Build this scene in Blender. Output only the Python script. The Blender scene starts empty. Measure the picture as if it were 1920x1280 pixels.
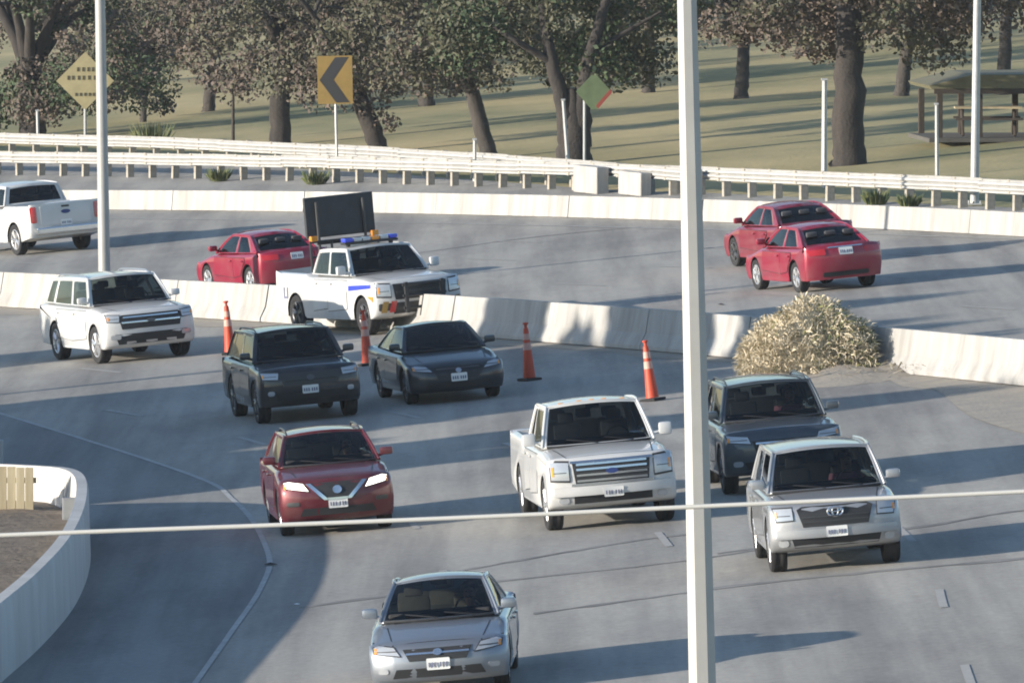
import bpy, bmesh, math, random
import numpy as np
from mathutils import Vector, Matrix
from mathutils.bvhtree import BVHTree
from math import sin, cos, tan, pi, radians as rad

random.seed(7)
S = bpy.context.scene
COL = S.collection

# ------------------------------------------------------------------ camera
H, BANK, PITCH, FPX = 12.75, 0.085, math.atan(1153 / 20000), 20000.0
cam_d = bpy.data.cameras.new('camera')
cam_d.sensor_width = 36
cam_d.lens = 36 * FPX / 1920
cam_d.clip_start, cam_d.clip_end = 1.0, 6000
cam = bpy.data.objects.new('camera', cam_d)
COL.objects.link(cam)
cam.location = (0, 0, H)
cam.rotation_euler = (pi / 2 - PITCH, 0, 0)
S.camera = cam

# ------------------------------------------------------------------ light
SUN_EL, SUN_R = rad(10.5), 0.38            # elevation; share towards the camera for each metre to the left
sv = Vector((-1, -SUN_R, 0)).normalized()
SUNV = Vector((sv.x * cos(SUN_EL), sv.y * cos(SUN_EL), sin(SUN_EL)))
w = bpy.data.worlds.new('World')
S.world = w
w.use_nodes = True
nt = w.node_tree
sky = nt.nodes.new('ShaderNodeTexSky')
sky.sky_type = 'NISHITA'
sky.sun_disc = False
sky.sun_elevation = rad(14)
sky.sun_rotation = math.atan2(SUNV.x, SUNV.y)
sky.altitude = 200
sky.air_density, sky.dust_density, sky.ozone_density = 1.0, 0.35, 2.2
nt.links.new(sky.outputs[0], nt.nodes['Background'].inputs[0])
nt.nodes['Background'].inputs[1].default_value = 0.13
sd = bpy.data.lights.new('sun', 'SUN')
sd.energy, sd.angle, sd.color = 5.0, rad(0.55), (1.0, 0.91, 0.79)
sun = bpy.data.objects.new('sun', sd)
COL.objects.link(sun)
sun.location = (-40, -20, 60)
sun.rotation_euler = (-SUNV).to_track_quat('-Z', 'Y').to_euler()
S.view_settings.view_transform = 'Standard'
S.view_settings.look = 'None'
S.view_settings.gamma = 1
S.view_settings.use_curve_mapping = False
S.view_settings.exposure = 0.78
S.cycles.filter_width = 1.9
S.cycles.max_bounces = 5
S.cycles.transparent_max_bounces = 12
S.cycles.use_denoising = True


# ------------------------------------------------------------------ ground maths
def bank(x):
    return BANK * max(-75, min(75, x))


def G(px, py, h=0.0):
    """ground position (of height h above the banked plane) seen at a photo pixel"""
    r, u = px - 960, 640 - py
    d = Vector((r, FPX * cos(PITCH) + u * sin(PITCH), -FPX * sin(PITCH) + u * cos(PITCH)))
    t = (h - H) / (d.z - BANK * d.x)
    return Vector((t * d.x, t * d.y, BANK * t * d.x + h))


def at(px, py, D):
    """point seen at a photo pixel at distance D"""
    r, u = px - 960, 640 - py
    d = Vector((r, FPX * cos(PITCH) + u * sin(PITCH), -FPX * sin(PITCH) + u * cos(PITCH)))
    return Vector((0, 0, H)) + d * (D / d.y)


# ------------------------------------------------------------------ materials
MATS = {}


def mat(name, col, rough=.6, metal=0.0, coat=0.0, var=0.0, vscale=3.0, col2=None, bump=0.0, bscale=40.0, emit=0.0, spec=.5, stretch=None):
    if name in MATS:
        return MATS[name]
    m = bpy.data.materials.new(name)
    m.use_nodes = True
    n, l = m.node_tree.nodes, m.node_tree.links
    b = n['Principled BSDF']
    b.inputs['Base Color'].default_value = (*col, 1)
    b.inputs['Roughness'].default_value = rough
    b.inputs['Metallic'].default_value = metal
    b.inputs['Coat Weight'].default_value = coat
    b.inputs['Coat Roughness'].default_value = .06
    b.inputs['Specular IOR Level'].default_value = spec
    if emit:
        b.inputs['Emission Color'].default_value = (*col, 1)
        b.inputs['Emission Strength'].default_value = emit
    if var or col2:
        tc = n.new('ShaderNodeTexCoord')
        src = tc.outputs['Object']
        if stretch:
            mp = n.new('ShaderNodeMapping')
            mp.inputs['Scale'].default_value = stretch
            l.new(src, mp.inputs[0])
            src = mp.outputs[0]
        no = n.new('ShaderNodeTexNoise')
        no.inputs['Scale'].default_value = vscale
        no.inputs['Detail'].default_value = 6
        no.inputs['Roughness'].default_value = .65
        l.new(src, no.inputs['Vector'])
        cr = n.new('ShaderNodeValToRGB')
        c2 = col2 or tuple(c * (1 - var) for c in col)
        c1 = col if col2 else tuple(min(1, c * (1 + var)) for c in col)
        cr.color_ramp.elements[0].position = .34
        cr.color_ramp.elements[1].position = .66
        cr.color_ramp.elements[0].color = (*c2, 1)
        cr.color_ramp.elements[1].color = (*c1, 1)
        l.new(no.outputs[0], cr.inputs[0])
        l.new(cr.outputs[0], b.inputs['Base Color'])
    if bump:
        tc = n.new('ShaderNodeTexCoord')
        no = n.new('ShaderNodeTexNoise')
        no.inputs['Scale'].default_value = bscale
        no.inputs['Detail'].default_value = 5
        l.new(tc.outputs['Object'], no.inputs['Vector'])
        bm_ = n.new('ShaderNodeBump')
        bm_.inputs['Strength'].default_value = bump
        bm_.inputs['Distance'].default_value = .05
        l.new(no.outputs[0], bm_.inputs['Height'])
        l.new(bm_.outputs[0], b.inputs['Normal'])
    MATS[name] = m
    return m


def paint(name, col, metal=.0, rough=.32):
    """car paint with a thin uneven film of road dust"""
    if name in MATS:
        return MATS[name]
    m = mat(name, col, rough, metal, coat=.8)
    n, l = m.node_tree.nodes, m.node_tree.links
    b = n['Principled BSDF']
    tc = n.new('ShaderNodeTexCoord')
    no = n.new('ShaderNodeTexNoise')
    no.inputs['Scale'].default_value = 2.2
    no.inputs['Detail'].default_value = 7
    l.new(tc.outputs['Object'], no.inputs['Vector'])
    cr = n.new('ShaderNodeMapRange')
    cr.inputs[1].default_value, cr.inputs[2].default_value = .45, .8
    cr.inputs[3].default_value, cr.inputs[4].default_value = 0.0, .22
    l.new(no.outputs[0], cr.inputs[0])
    mx = n.new('ShaderNodeMix')
    mx.data_type = 'RGBA'
    mx.inputs[6].default_value = (*col, 1)
    mx.inputs[7].default_value = (.24, .22, .19, 1)
    l.new(cr.outputs[0], mx.inputs[0])
    l.new(mx.outputs[2], b.inputs['Base Color'])
    rr = n.new('ShaderNodeMapRange')
    rr.inputs[3].default_value, rr.inputs[4].default_value = rough, rough + .25
    l.new(no.outputs[0], rr.inputs[0])
    l.new(rr.outputs[0], b.inputs['Roughness'])
    return m


def glass(name, tint):
    if name in MATS:
        return MATS[name]
    m = bpy.data.materials.new(name)
    m.use_nodes = True
    n, l = m.node_tree.nodes, m.node_tree.links
    n.remove(n['Principled BSDF'])
    tr = n.new('ShaderNodeBsdfTransparent')
    tr.inputs[0].default_value = (*tint, 1)
    gl = n.new('ShaderNodeBsdfGlossy')
    gl.inputs['Roughness'].default_value = .04
    fr = n.new('ShaderNodeFresnel')
    fr.inputs[0].default_value = 1.5
    mx = n.new('ShaderNodeMixShader')
    l.new(fr.outputs[0], mx.inputs[0])
    l.new(tr.outputs[0], mx.inputs[1])
    l.new(gl.outputs[0], mx.inputs[2])
    l.new(mx.outputs[0], n['Material Output'].inputs[0])
    MATS[name] = m
    return m


def road_mat(name, base, dark, streak_dir):
    m = bpy.data.materials.new(name)
    m.use_nodes = True
    n, l = m.node_tree.nodes, m.node_tree.links
    b = n['Principled BSDF']
    b.inputs['Roughness'].default_value = .85
    b.inputs['Specular IOR Level'].default_value = .25
    tc = n.new('ShaderNodeTexCoord')

    def noise(scale, stretch=(1, 1, 1), rot=0.0, detail=6):
        mp = n.new('ShaderNodeMapping')
        mp.inputs['Rotation'].default_value = (0, 0, rot)
        mp.inputs['Scale'].default_value = stretch
        l.new(tc.outputs['Object'], mp.inputs[0])
        no = n.new('ShaderNodeTexNoise')
        no.inputs['Scale'].default_value = scale
        no.inputs['Detail'].default_value = detail
        no.inputs['Roughness'].default_value = .6
        l.new(mp.outputs[0], no.inputs['Vector'])
        return no.outputs[0]

    def ramp(src, c0, c1, p0=.3, p1=.7):
        r = n.new('ShaderNodeValToRGB')
        r.color_ramp.elements[0].position, r.color_ramp.elements[1].position = p0, p1
        r.color_ramp.elements[0].color, r.color_ramp.elements[1].color = (*c0, 1), (*c1, 1)
        l.new(src, r.inputs[0])
        return r.outputs[0]

    def mul(a, c, f):
        x = n.new('ShaderNodeMix')
        x.data_type, x.blend_type = 'RGBA', 'MULTIPLY'
        x.inputs[0].default_value = f
        l.new(a, x.inputs[6])
        l.new(c, x.inputs[7])
        return x.outputs[2]

    big = ramp(noise(.09), dark, base, .3, .62)
    streak = ramp(noise(1.0, (.9, .035, 1), streak_dir), (.62, .62, .63), (1.08, 1.07, 1.05), .34, .58)
    fine = ramp(noise(9.0, detail=4), (.80, .80, .80), (1.14, 1.13, 1.11))
    patch = ramp(noise(.55, (1, .25, 1), streak_dir), (.78, .78, .80), (1.05, 1.05, 1.04), .38, .5)
    c = mul(mul(mul(big, streak, .85), fine, .7), patch, .55)
    l.new(c, b.inputs['Base Color'])
    bp = n.new('ShaderNodeBump')
    bp.inputs['Strength'].default_value = .25
    bp.inputs['Distance'].default_value = .02
    l.new(noise(30, detail=3), bp.inputs['Height'])
    l.new(bp.outputs[0], b.inputs['Normal'])
    MATS[name] = m
    return m


road_mat('road_surface', (.365, .347, .315), (.295, .285, .267), rad(-12))
road_mat('ramp_surface', (.26, .257, .25), (.22, .219, .216), rad(0))
mat('concrete', (.36, .35, .33), .85, col2=(.27, .26, .24), vscale=1.3, bump=.2, stretch=(1, 1, .35))
mat('concrete_white', (.42, .412, .395), .85, col2=(.285, .275, .255), vscale=2.0, bump=.15, stretch=(1, 1, .13))
mat('wall_white', (.53, .52, .50), .85, col2=(.42, .41, .39), vscale=1.1, bump=.15, stretch=(1, 1, .3))
mat('box_grey', (.20, .21, .22), .6, var=.1)
mat('galvanised', (.42, .425, .42), .5, .3, var=.10, vscale=5)
mat('rail_steel', (.43, .425, .41), .6, .1, var=.10, vscale=2)
mat('post_steel', (.34, .31, .26), .7, .1, var=.18, vscale=6)
mat('pole_paint', (.36, .355, .335), .5, .1, var=.06, vscale=2)
mat('rubber', (.018, .018, .019), .85, var=.3, vscale=4)
mat('black_plastic', (.02, .021, .023), .55)
mat('dark_trim', (.035, .036, .038), .4)
mat('chrome', (.72, .73, .74), .18, .95)
mat('alloy', (.55, .55, .56), .32, .75)
mat('alloy_dark', (.10, .10, .105), .35, .6)
mat('lens_clear', (.46, .48, .50), .22, .35, coat=.6)
mat('badge_blue', (.02, .04, .16), .35)
mat('lens_lit', (1.0, .93, .80), .15, 0, coat=1, emit=1.6)
mat('lens_red', (.42, .012, .014), .15, 0, coat=1)
mat('lens_amber', (.75, .28, .02), .2, 0, coat=1)
mat('lens_blue', (.03, .06, .60), .15, 0, coat=1)
mat('plate_white', (.74, .74, .72), .45)
mat('plate_ink', (.16, .17, .24), .6)
mat('seat_cloth', (.07, .07, .075), .9, var=.2)
mat('seat_tan', (.26, .21, .16), .8, var=.15)
mat('interior', (.03, .03, .032), .85)
glass('glass_clear', (.30, .34, .34))
glass('glass_tint', (.16, .18, .18))
mat('orange_plastic', (.52, .060, .022), .55, var=.12, vscale=6)
mat('band_worn', (.56, .30, .24), .5, var=.15, vscale=8)
mat('line_faint', (.365, .352, .33), .8, col2=(.32, .31, .29), vscale=5)
mat('reflective_white', (.78, .78, .76), .4)
mat('straw', (.66, .58, .43), .85, col2=(.48, .41, .285), vscale=3)
mat('leaf_dry', (.20, .19, .07), .8, col2=(.09, .12, .035), vscale=2)
mat('soil', (.21, .165, .12), .95, col2=(.11, .085, .06), vscale=2.0, bump=.6, bscale=8)
mat('dust', (.36, .315, .25), .95, col2=(.28, .255, .22), vscale=1.6, bump=.3, bscale=12)
mat('grass_dry', (.43, .34, .165), .95, col2=(.165, .165, .068), vscale=.11, bump=.5, bscale=6, stretch=(1, .45, 1))
mat('bark', (.05, .042, .036), .95, col2=(.025, .022, .020), vscale=5, bump=.6, bscale=14, stretch=(1, 1, .2))
mat('bark_grey', (.075, .065, .056), .95, col2=(.04, .036, .032), vscale=5, bump=.6, bscale=14, stretch=(1, 1, .2))
mat('leaf_olive', (.110, .104, .058), .75, col2=(.055, .058, .036), vscale=1.1)
mat('leaf_green', (.058, .090, .036), .75, col2=(.028, .048, .022), vscale=1.1)
mat('leaf_brown', (.150, .112, .086), .8, col2=(.080, .064, .054), vscale=1.1)
mat('sign_yellow', (.215, .14, .035), .5, var=.1)
mat('sign_faded', (.50, .425, .23), .5, var=.12, vscale=2)
mat('sign_black', (.02, .02, .022), .5)
mat('sign_letter', (.10, .085, .05), .6)
mat('sign_green', (.13, .17, .085), .5, var=.15)
mat('sign_red', (.28, .06, .045), .5)
mat('sign_back', (.40, .41, .41), .5, .4)
mat('slab_dark', (.09, .085, .075), .9, var=.15)
mat('roof_olive', (.15, .14, .085), .8, var=.15)
mat('timber_dark', (.05, .04, .032), .9)
mat('timber_pale', (.46, .40, .27), .9, col2=(.30, .25, .16), vscale=4, stretch=(1, 1, .1))
mat('line_white', (.40, .40, .39), .7, col2=(.28, .275, .265), vscale=2.4)
mat('dark_line', (.12, .118, .112), .9, col2=(.26, .25, .235), vscale=.8)
mat('lawn', (.26, .235, .115), .95, col2=(.125, .145, .065), vscale=.30, bump=.5, bscale=6)
mat('cable_white', (.56, .55, .51), .6)
mat('board_dark', (.030, .032, .036), .5, var=.2)


# ------------------------------------------------------------------ object helpers
def finish(name, bm, m, parent=None, smooth=None, kind=None):
    me = bpy.data.meshes.new(name)
    bmesh.ops.recalc_face_normals(bm, faces=bm.faces[:])
    bm.to_mesh(me)
    bm.free()
    for k in (m if isinstance(m, (list, tuple)) else [m]):
        me.materials.append(MATS[k] if isinstance(k, str) else k)
    if smooth:
        me.polygons.foreach_set('use_smooth', [True] * len(me.polygons))
        me.set_sharp_from_angle(angle=rad(smooth))
    o = bpy.data.objects.new(name, me)
    COL.objects.link(o)
    if parent:
        o.parent = parent
    if kind:
        o['kind'] = kind
    return o


def tag(o, label, cat=None, group=None, kind=None):
    if label:
        o['label'] = label
    if cat:
        o['category'] = cat
    if group:
        o['group'] = group
    if kind:
        o['kind'] = kind
    return o


def empty(name, loc=(0, 0, 0), parent=None):
    o = bpy.data.objects.new(name, None)
    COL.objects.link(o)
    o.location = loc
    o.empty_display_size = .2
    if parent:
        o.parent = parent
    return o


def copy_tree(o, parent=None):
    c = o.copy()
    COL.objects.link(c)
    c.parent = parent
    for ch in o.children:
        copy_tree(ch, c)
    return c


def box(bm, c, s, rot=None, bev=0.0):
    r = bmesh.ops.create_cube(bm, size=1)
    vs = r['verts']
    bmesh.ops.scale(bm, vec=s, verts=vs)
    if bev:
        es = list({e for v in vs for e in v.link_edges})
        bb = bmesh.ops.bevel(bm, geom=es, offset=bev, segments=2, affect='EDGES', profile=.6)
        vs = list({v for f in bb['faces'] for v in f.verts} | {v for v in vs if v.is_valid})
    if rot:
        bmesh.ops.rotate(bm, cent=(0, 0, 0), matrix=rot.to_3x3() if hasattr(rot, 'to_3x3') else rot, verts=vs)
    bmesh.ops.translate(bm, vec=c, verts=vs)
    return vs


def tube(bm, pts, radii, seg=10, caps=True):
    pts = [Vector(p) for p in pts]
    if not isinstance(radii, (list, tuple)):
        radii = [radii] * len(pts)
    rings = []
    ref = None
    for i, p in enumerate(pts):
        d = (pts[min(i + 1, len(pts) - 1)] - pts[max(i - 1, 0)]).normalized()
        if ref is None:
            ref = Vector((1, 0, 0)) if abs(d.x) < .9 else Vector((0, 1, 0))
        a = (ref - d * ref.dot(d)).normalized()
        ref = a
        b = d.cross(a)
        rings.append([bm.verts.new(p + (a * cos(2 * pi * k / seg) + b * sin(2 * pi * k / seg)) * radii[i]) for k in range(seg)])
    for i in range(len(rings) - 1):
        for k in range(seg):
            bm.faces.new((rings[i][k], rings[i][(k + 1) % seg], rings[i + 1][(k + 1) % seg], rings[i + 1][k]))
    if caps:
        bm.faces.new(rings[0][::-1])
        bm.faces.new(rings[-1])


def lathe(bm, prof, seg=28, axis='y', closed=False):
    """revolve (radius, height) pairs about the y or z axis"""
    rings = []
    for r, h in prof:
        ring = []
        for k in range(seg):
            a = 2 * pi * k / seg
            ring.append(bm.verts.new((r * cos(a), h, r * sin(a)) if axis == 'y' else (r * cos(a), r * sin(a), h)))
        rings.append(ring)
    n = len(rings)
    for i in range(n if closed else n - 1):
        for k in range(seg):
            bm.faces.new((rings[i][k], rings[i][(k + 1) % seg], rings[(i + 1) % n][(k + 1) % seg], rings[(i + 1) % n][k]))
    return rings


def prism(bm, poly, z0, z1, axis='z'):
    f = {'z': lambda p, h: (p[0], p[1], h), 'y': lambda p, h: (p[0], h, p[1]), 'x': lambda p, h: (h, p[0], p[1])}[axis]
    a = [bm.verts.new(f(p, z0)) for p in poly]
    b = [bm.verts.new(f(p, z1)) for p in poly]
    bm.faces.new(a[::-1])
    bm.faces.new(b)
    for i in range(len(poly)):
        j = (i + 1) % len(poly)
        bm.faces.new((a[i], a[j], b[j], b[i]))


def sweep(bm, path, prof, up=Vector((0, 0, 1))):
    """sweep a closed (offset, height) profile along a ground path; offset is to the right of travel"""
    rings = []
    for i, p in enumerate(path):
        d = (path[min(i + 1, len(path) - 1)] - path[max(i - 1, 0)])
        d.z = 0
        d.normalize()
        r = Vector((d.y, -d.x, 0))
        rings.append([bm.verts.new(p + r * o + up * h) for o, h in prof])
    m = len(prof)
    for i in range(len(rings) - 1):
        for k in range(m):
            bm.faces.new((rings[i][k], rings[i][(k + 1) % m], rings[i + 1][(k + 1) % m], rings[i + 1][k]))
    bm.faces.new(rings[0][::-1])
    bm.faces.new(rings[-1])


def resample(pts, step):
    out, acc = [pts[0].copy()], 0.0
    for a, b in zip(pts, pts[1:]):
        d = (b - a).length
        while acc + d >= step:
            t = (step - acc) / d
            a = a.lerp(b, t)
            out.append(a.copy())
            d = (b - a).length
            acc = 0
        acc += d
    return out


def spline(pts, n=12):
    P = [2 * pts[0] - pts[1]] + list(pts) + [2 * pts[-1] - pts[-2]]
    out = []
    for i in range(1, len(P) - 2):
        for k in range(n):
            t = k / n
            a, b, c, d = P[i - 1], P[i], P[i + 1], P[i + 2]
            out.append(.5 * ((2 * b) + (c - a) * t + (2 * a - 5 * b + 4 * c - d) * t * t + (3 * b - a - 3 * c + d) * t ** 3))
    out.append(P[-2].copy())
    return out


# ================================================================== SETTING
def sheet(name, xs, ys, h, m, label=None, kind='structure', rough=0.0):
    bm = bmesh.new()
    rows = [[bm.verts.new((x, y, bank(x) + h + (random.uniform(-rough, rough)))) for x in xs] for y in ys]
    for i in range(len(ys) - 1):
        for j in range(len(xs) - 1):
            bm.faces.new((rows[i][j], rows[i][j + 1], rows[i + 1][j + 1], rows[i + 1][j]))
    return tag(finish(name, bm, m), label, kind=kind)


sheet('ground', [-3000, -400, -75, 75, 400, 3000], [-200, 60, 130, 320, 600, 4000], -.06, 'grass_dry')


def strip(name, left, right, h, m, kind='structure', parent=None):
    bm = bmesh.new()
    L = [bm.verts.new((p.x, p.y, bank(p.x) + h)) for p in left]
    R = [bm.verts.new((p.x, p.y, bank(p.x) + h)) for p in right]
    for i in range(len(L) - 1):
        bm.faces.new((L[i], R[i], R[i + 1], L[i + 1]))
    return finish(name, bm, m, parent, kind=kind)


# main lines of the place
far_px = [(0, 392), (300, 393), (600, 397), (960, 405), (1270, 412), (1600, 425), (1900, 442)]
med_px = [(0, 572), (300, 590), (500, 603), (860, 628), (1000, 638), (1200, 650), (1300, 658), (1640, 690), (1920, 722)]


def fitline(px, d0, d1, n=60):
    """smooth quadratic X(D) through ground points, so that the curve goes on beyond the frame"""
    P = [G(*p) for p in px]
    ds = [p.y for p in P]
    mu = sum(ds) / len(ds)
    A = Matrix(((0, 0, 0),) * 3)
    b = Vector((0, 0, 0))
    for p in P:
        q = Vector((1, p.y - mu, (p.y - mu) ** 2))
        for i in range(3):
            for j in range(3):
                A[i][j] += q[i] * q[j]
            b[i] += q[i] * p.x
    c = A.inverted() @ b
    return [Vector((x, d, bank(x))) for d in [d0 + (d1 - d0) * k / n for k in range(n + 1)] for x in [c[0] + c[1] * (d - mu) + c[2] * (d - mu) ** 2]]


median = fitline(med_px, 165, 300)
farline = fitline(far_px, 185, 400, 200)

# carriageways
sheet('road', [-75, 75], [40, 420], 0, 'road_surface')

edge_px = [(370, 1275), (430, 1190), (490, 1100), (502, 1035), (440, 940), (300, 870)]
edge = [G(*p) for p in edge_px]
e0 = edge[0] + (edge[0] - edge[1]) * 6
edge_up = edge[-1] + Vector((-8, 40, 0))
edge = spline([e0, edge[0]] + edge[1:] + [edge_up], 10)
# ramp pavement: darker asphalt between the curved wall and the edge line
ramp_left = [Vector((p.x - 9 - .002 * (p.y - 150) ** 2 * 0, p.y, 0)) for p in edge]
strip('ramp_pavement', ramp_left, edge, .004, 'ramp_surface')


def offset(path, o):
    out = []
    for i, p in enumerate(path):
        d = path[min(i + 1, len(path) - 1)] - path[max(i - 1, 0)]
        d.z = 0
        d.normalize()
        q = p + Vector((d.y, -d.x, 0)) * o
        q.z = bank(q.x)
        out.append(q)
    return out


el = strip('edge_line', offset(edge, -.045), offset(edge, .045), .009, 'line_white')

# worn lane dashes on both carriageways
lane0 = spline([Vector((5.6, 110, 0)), Vector((6.0, 147, 0)), Vector((6.1, 158, 0)), Vector((4.9, 178, 0)), Vector((1.6, 200, 0)), Vector((-4.5, 222, 0)), Vector((-13, 245, 0))], 14)


def dashes(path, n0, step, length, wid=.12):
    pts = resample(path, .5)
    i = n0
    k = int(length / .5)
    while i + k < len(pts):
        seg = pts[i:i + k + 1]
        strip('lane_dash', offset(seg, -wid / 2), offset(seg, wid / 2), .008, 'line_faint')
        i += int(step / .5)


for off, ph in ((0, 4), (-3.5, 10), (-7.0, 2)):
    dashes(offset(lane0, off), ph, 12.2, 3.05)
for off, ph in ((4.4, 3), (8.0, 9), (11.6, 15), (15.2, 6)):
    dashes(offset(median, off), ph, 12.2, 3.05)
for off in (.9, 18.7):
    strip('edge_line', offset(median, off - .06), offset(median, off + .06), .008, 'line_white')

# thin uneven dark lines that cross the lanes
for pts in ([(560, 1139), (950, 1088), (1280, 1052), (1445, 1026)], [(1345, 1037), (1690, 993), (1870, 963), (1980, 950)],
            [(1000, 1150), (1290, 1110), (1500, 1085), (1990, 1040)], [(560, 505), (760, 478), (1000, 445), (1220, 424)],
            [(860, 300 + 770), (1200, 1012), (1330, 998)]):
    P = [G(*p) for p in pts]
    p = resample(spline(P, 10), .35)
    q = [a + Vector((0, random.uniform(-.07, .07), 0)) for a in p]
    wd = [random.uniform(.06, .22) for a in p]
    strip('dark_road_line', [a + Vector((0, -v, 0)) for a, v in zip(q, wd)], [a + Vector((0, v, 0)) for a, v in zip(q, wd)], .006, 'dark_line')

# dusty verge at the foot of the median
mw = [random.uniform(.7, 1.5) for _ in median]
strip('dust_strip', [a for a in offset(median, -.05)], [p for p in [offset(median, -v)[i] for i, v in enumerate(mw)]], .005, 'dust')
P = [G(1660, 704), G(1720, 700), G(1800, 712), G(1960, 735), G(2100, 760)]
Q = [G(1690, 712), G(1760, 735), G(1830, 785), G(1990, 830), G(2120, 860)]
strip('dust_strip', spline(P, 6), spline(Q, 6), .010, 'dust')

# ------------------------------------------------------------------ barriers
JERSEY = [(-.30, 0), (-.30, .075), (-.175, .33), (-.095, .81), (.095, .81), (.175, .33), (.30, .075), (.30, 0)]


def barrier(name, path, prof, seglen, m, label, cat, part='barrier_segment', gap=.02):
    root = empty(name, path[len(path) // 2])
    tag(root, label, cat)
    inv = root.location
    pts = resample(path, .5)
    k = int(seglen / .5)
    i = 0
    while i + k < len(pts):
        seg = [p.copy() for p in pts[i:i + k + 1]]
        d = (seg[1] - seg[0]).normalized()
        seg[0] += d * gap
        seg[-1] -= (seg[-1] - seg[-2]).normalized() * gap
        sh = random.uniform(-.012, .012)
        bm = bmesh.new()
        sweep(bm, [p - inv + Vector((sh, 0, 0)) for p in seg], prof)
        finish(part, bm, m, root)
        i += k
    return root


barrier('median_barrier', [p for p in median if 172 < p.y < 292], JERSEY, 6, 'concrete_white', 'pale concrete median barrier between the two carriageways', 'barrier')
LOWWALL = [(-.20, 0), (-.15, .55), (.15, .55), (.2, 0)]
barrier('low_wall', [p for p in farline if 205 < p.y < 360], LOWWALL, 9, 'concrete_white', 'low pale concrete wall below the long guardrail at far road edge', 'wall', 'wall_segment')

# raised ground behind the low wall
HP = .53
fl = [p for p in farline if 190 < p.y <= 400]
bm = bmesh.new()
rows = []
for p in fl:
    rows.append([bm.verts.new((x, p.y, bank(x) + HP - .02)) for x in (p.x + .14, p.x + 30, p.x + 120)])
for a, b in zip(rows, rows[1:]):
    for j in range(2):
        bm.faces.new((a[j], a[j + 1], b[j + 1], b[j]))
tag(finish('park_ground', bm, 'grass_dry'), None, kind='structure')
ly = fl[-1]
bm = bmesh.new()
rows = [[bm.verts.new((x, y, bank(x) + HP - .02)) for x in (-900, -75, -40, -20, 0, 40, 75, 900)] for y in (ly.y - 60, ly.y, 460, 600, 1500)]
for i in range(4):
    for j in range(7):
        if i == 0 and j > 0:
            continue
        bm.faces.new((rows[i][j], rows[i][j + 1], rows[i + 1][j + 1], rows[i + 1][j]))
tag(finish('park_ground', bm, 'grass_dry'), None, kind='structure')

# frontage road between the rails
r1px = [(0, 329), (320, 335), (640, 341), (960, 353), (1270, 367), (1600, 381), (1900, 395)]
r2px = [(0, 292), (320, 303), (640, 320), (900, 338), (1080, 352), (1250, 366)]


def fit_h(px, h, d0, d1, n=160):
    P = [G(*p, h) for p in px]
    mu = sum(p.y for p in P) / len(P)
    A = Matrix(((0, 0, 0),) * 3)
    b = Vector((0, 0, 0))
    for p in P:
        q = Vector((1, p.y - mu, (p.y - mu) ** 2))
        for i in range(3):
            for j in range(3):
                A[i][j] += q[i] * q[j]
            b[i] += q[i] * p.x
    c = A.inverted() @ b
    out = []
    for k in range(n + 1):
        d = d0 + (d1 - d0) * k / n
        x = c[0] + c[1] * (d - mu) + c[2] * (d - mu) ** 2
        out.append(Vector((x, d, bank(x) + h)))
    return out


rail1 = fit_h(r1px, HP, 242, 345)
rail2 = fit_h(r2px, HP, 268, 365)
def x_at(path, y):
    return min(path, key=lambda p: abs(p.y - y)).x


fy = lin_ = [244 + 2.0 * k for k in range(60)]
strip('frontage_road', [Vector((x_at(farline, y) + .16, y, 0)) for y in fy], [Vector((max(x_at(rail1, y) + .6, x_at(rail2, y) if y > 268 else -99), y, 0)) for y in fy], HP - .01, 'road_surface')


# ------------------------------------------------------------------ guardrails
def guardrail(name, path, label, post_step, m_post='post_steel'):
    root = empty(name, path[len(path) // 2])
    tag(root, label, 'guardrail', 'steel guardrails beyond the far carriageway')
    inv = root.location
    pts = resample(path, .4763)
    WB = [(-.04, .40), (.00, .44), (-.075, .49), (-.075, .53), (-.0, .56), (-.075, .60), (-.075, .65), (.0, .69), (-.04, .73), (-.028, .73), (.02, .69), (-.06, .645), (-.06, .605), (.02, .56), (-.06, .53), (-.06, .49), (.02, .44), (-.028, .40)]
    k = 8
    i = 0
    while i + k < len(pts):
        bm = bmesh.new()
        seg = [p - inv for p in pts[i:i + k + 1]]
        seg[-1] = seg[-1] + (seg[-1] - seg[-2]) * .2
        dz = random.uniform(-.015, .015)
        sweep(bm, [p + Vector((random.uniform(-.004, .004), 0, dz)) for p in seg], WB)
        finish('rail_panel', bm, 'rail_steel', root)
        i += k
    bm = bmesh.new()
    box(bm, (0, 0, .33), (.15, .20, .76), bev=.012)
    pm = bpy.data.meshes.new('post')
    bm.to_mesh(pm)
    bm.free()
    pm.materials.append(MATS[m_post])
    bm = bmesh.new()
    box(bm, (0, 0, 0), (.14, .15, .34))
    bmsh = bpy.data.meshes.new('blockout')
    bm.to_mesh(bmsh)
    bm.free()
    bmsh.materials.append(MATS['post_steel'])
    ps = resample(path, post_step)
    for j, p in enumerate(ps[:-1]):
        d = (ps[j + 1] - p)
        a = math.atan2(d.y, d.x)
        r = Vector((d.y, -d.x, 0)).normalized()
        o = bpy.data.objects.new('post', pm)
        COL.objects.link(o)
        o.parent = root
        o.location = p - inv + r * .20
        o.rotation_euler = (random.uniform(-.02, .02), random.uniform(-.02, .02), a)
        b = bpy.data.objects.new('blockout', bmsh)
        COL.objects.link(b)
        b.parent = o
        b.location = (0, .16, .565)
    return root


guardrail('guardrail', rail1, 'long pale steel guardrail on close-set posts above low concrete wall', 1.905)
guardrail('guardrail', rail2, 'rear pale steel guardrail on grass side, behind the longer guardrail', 2.6)

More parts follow.
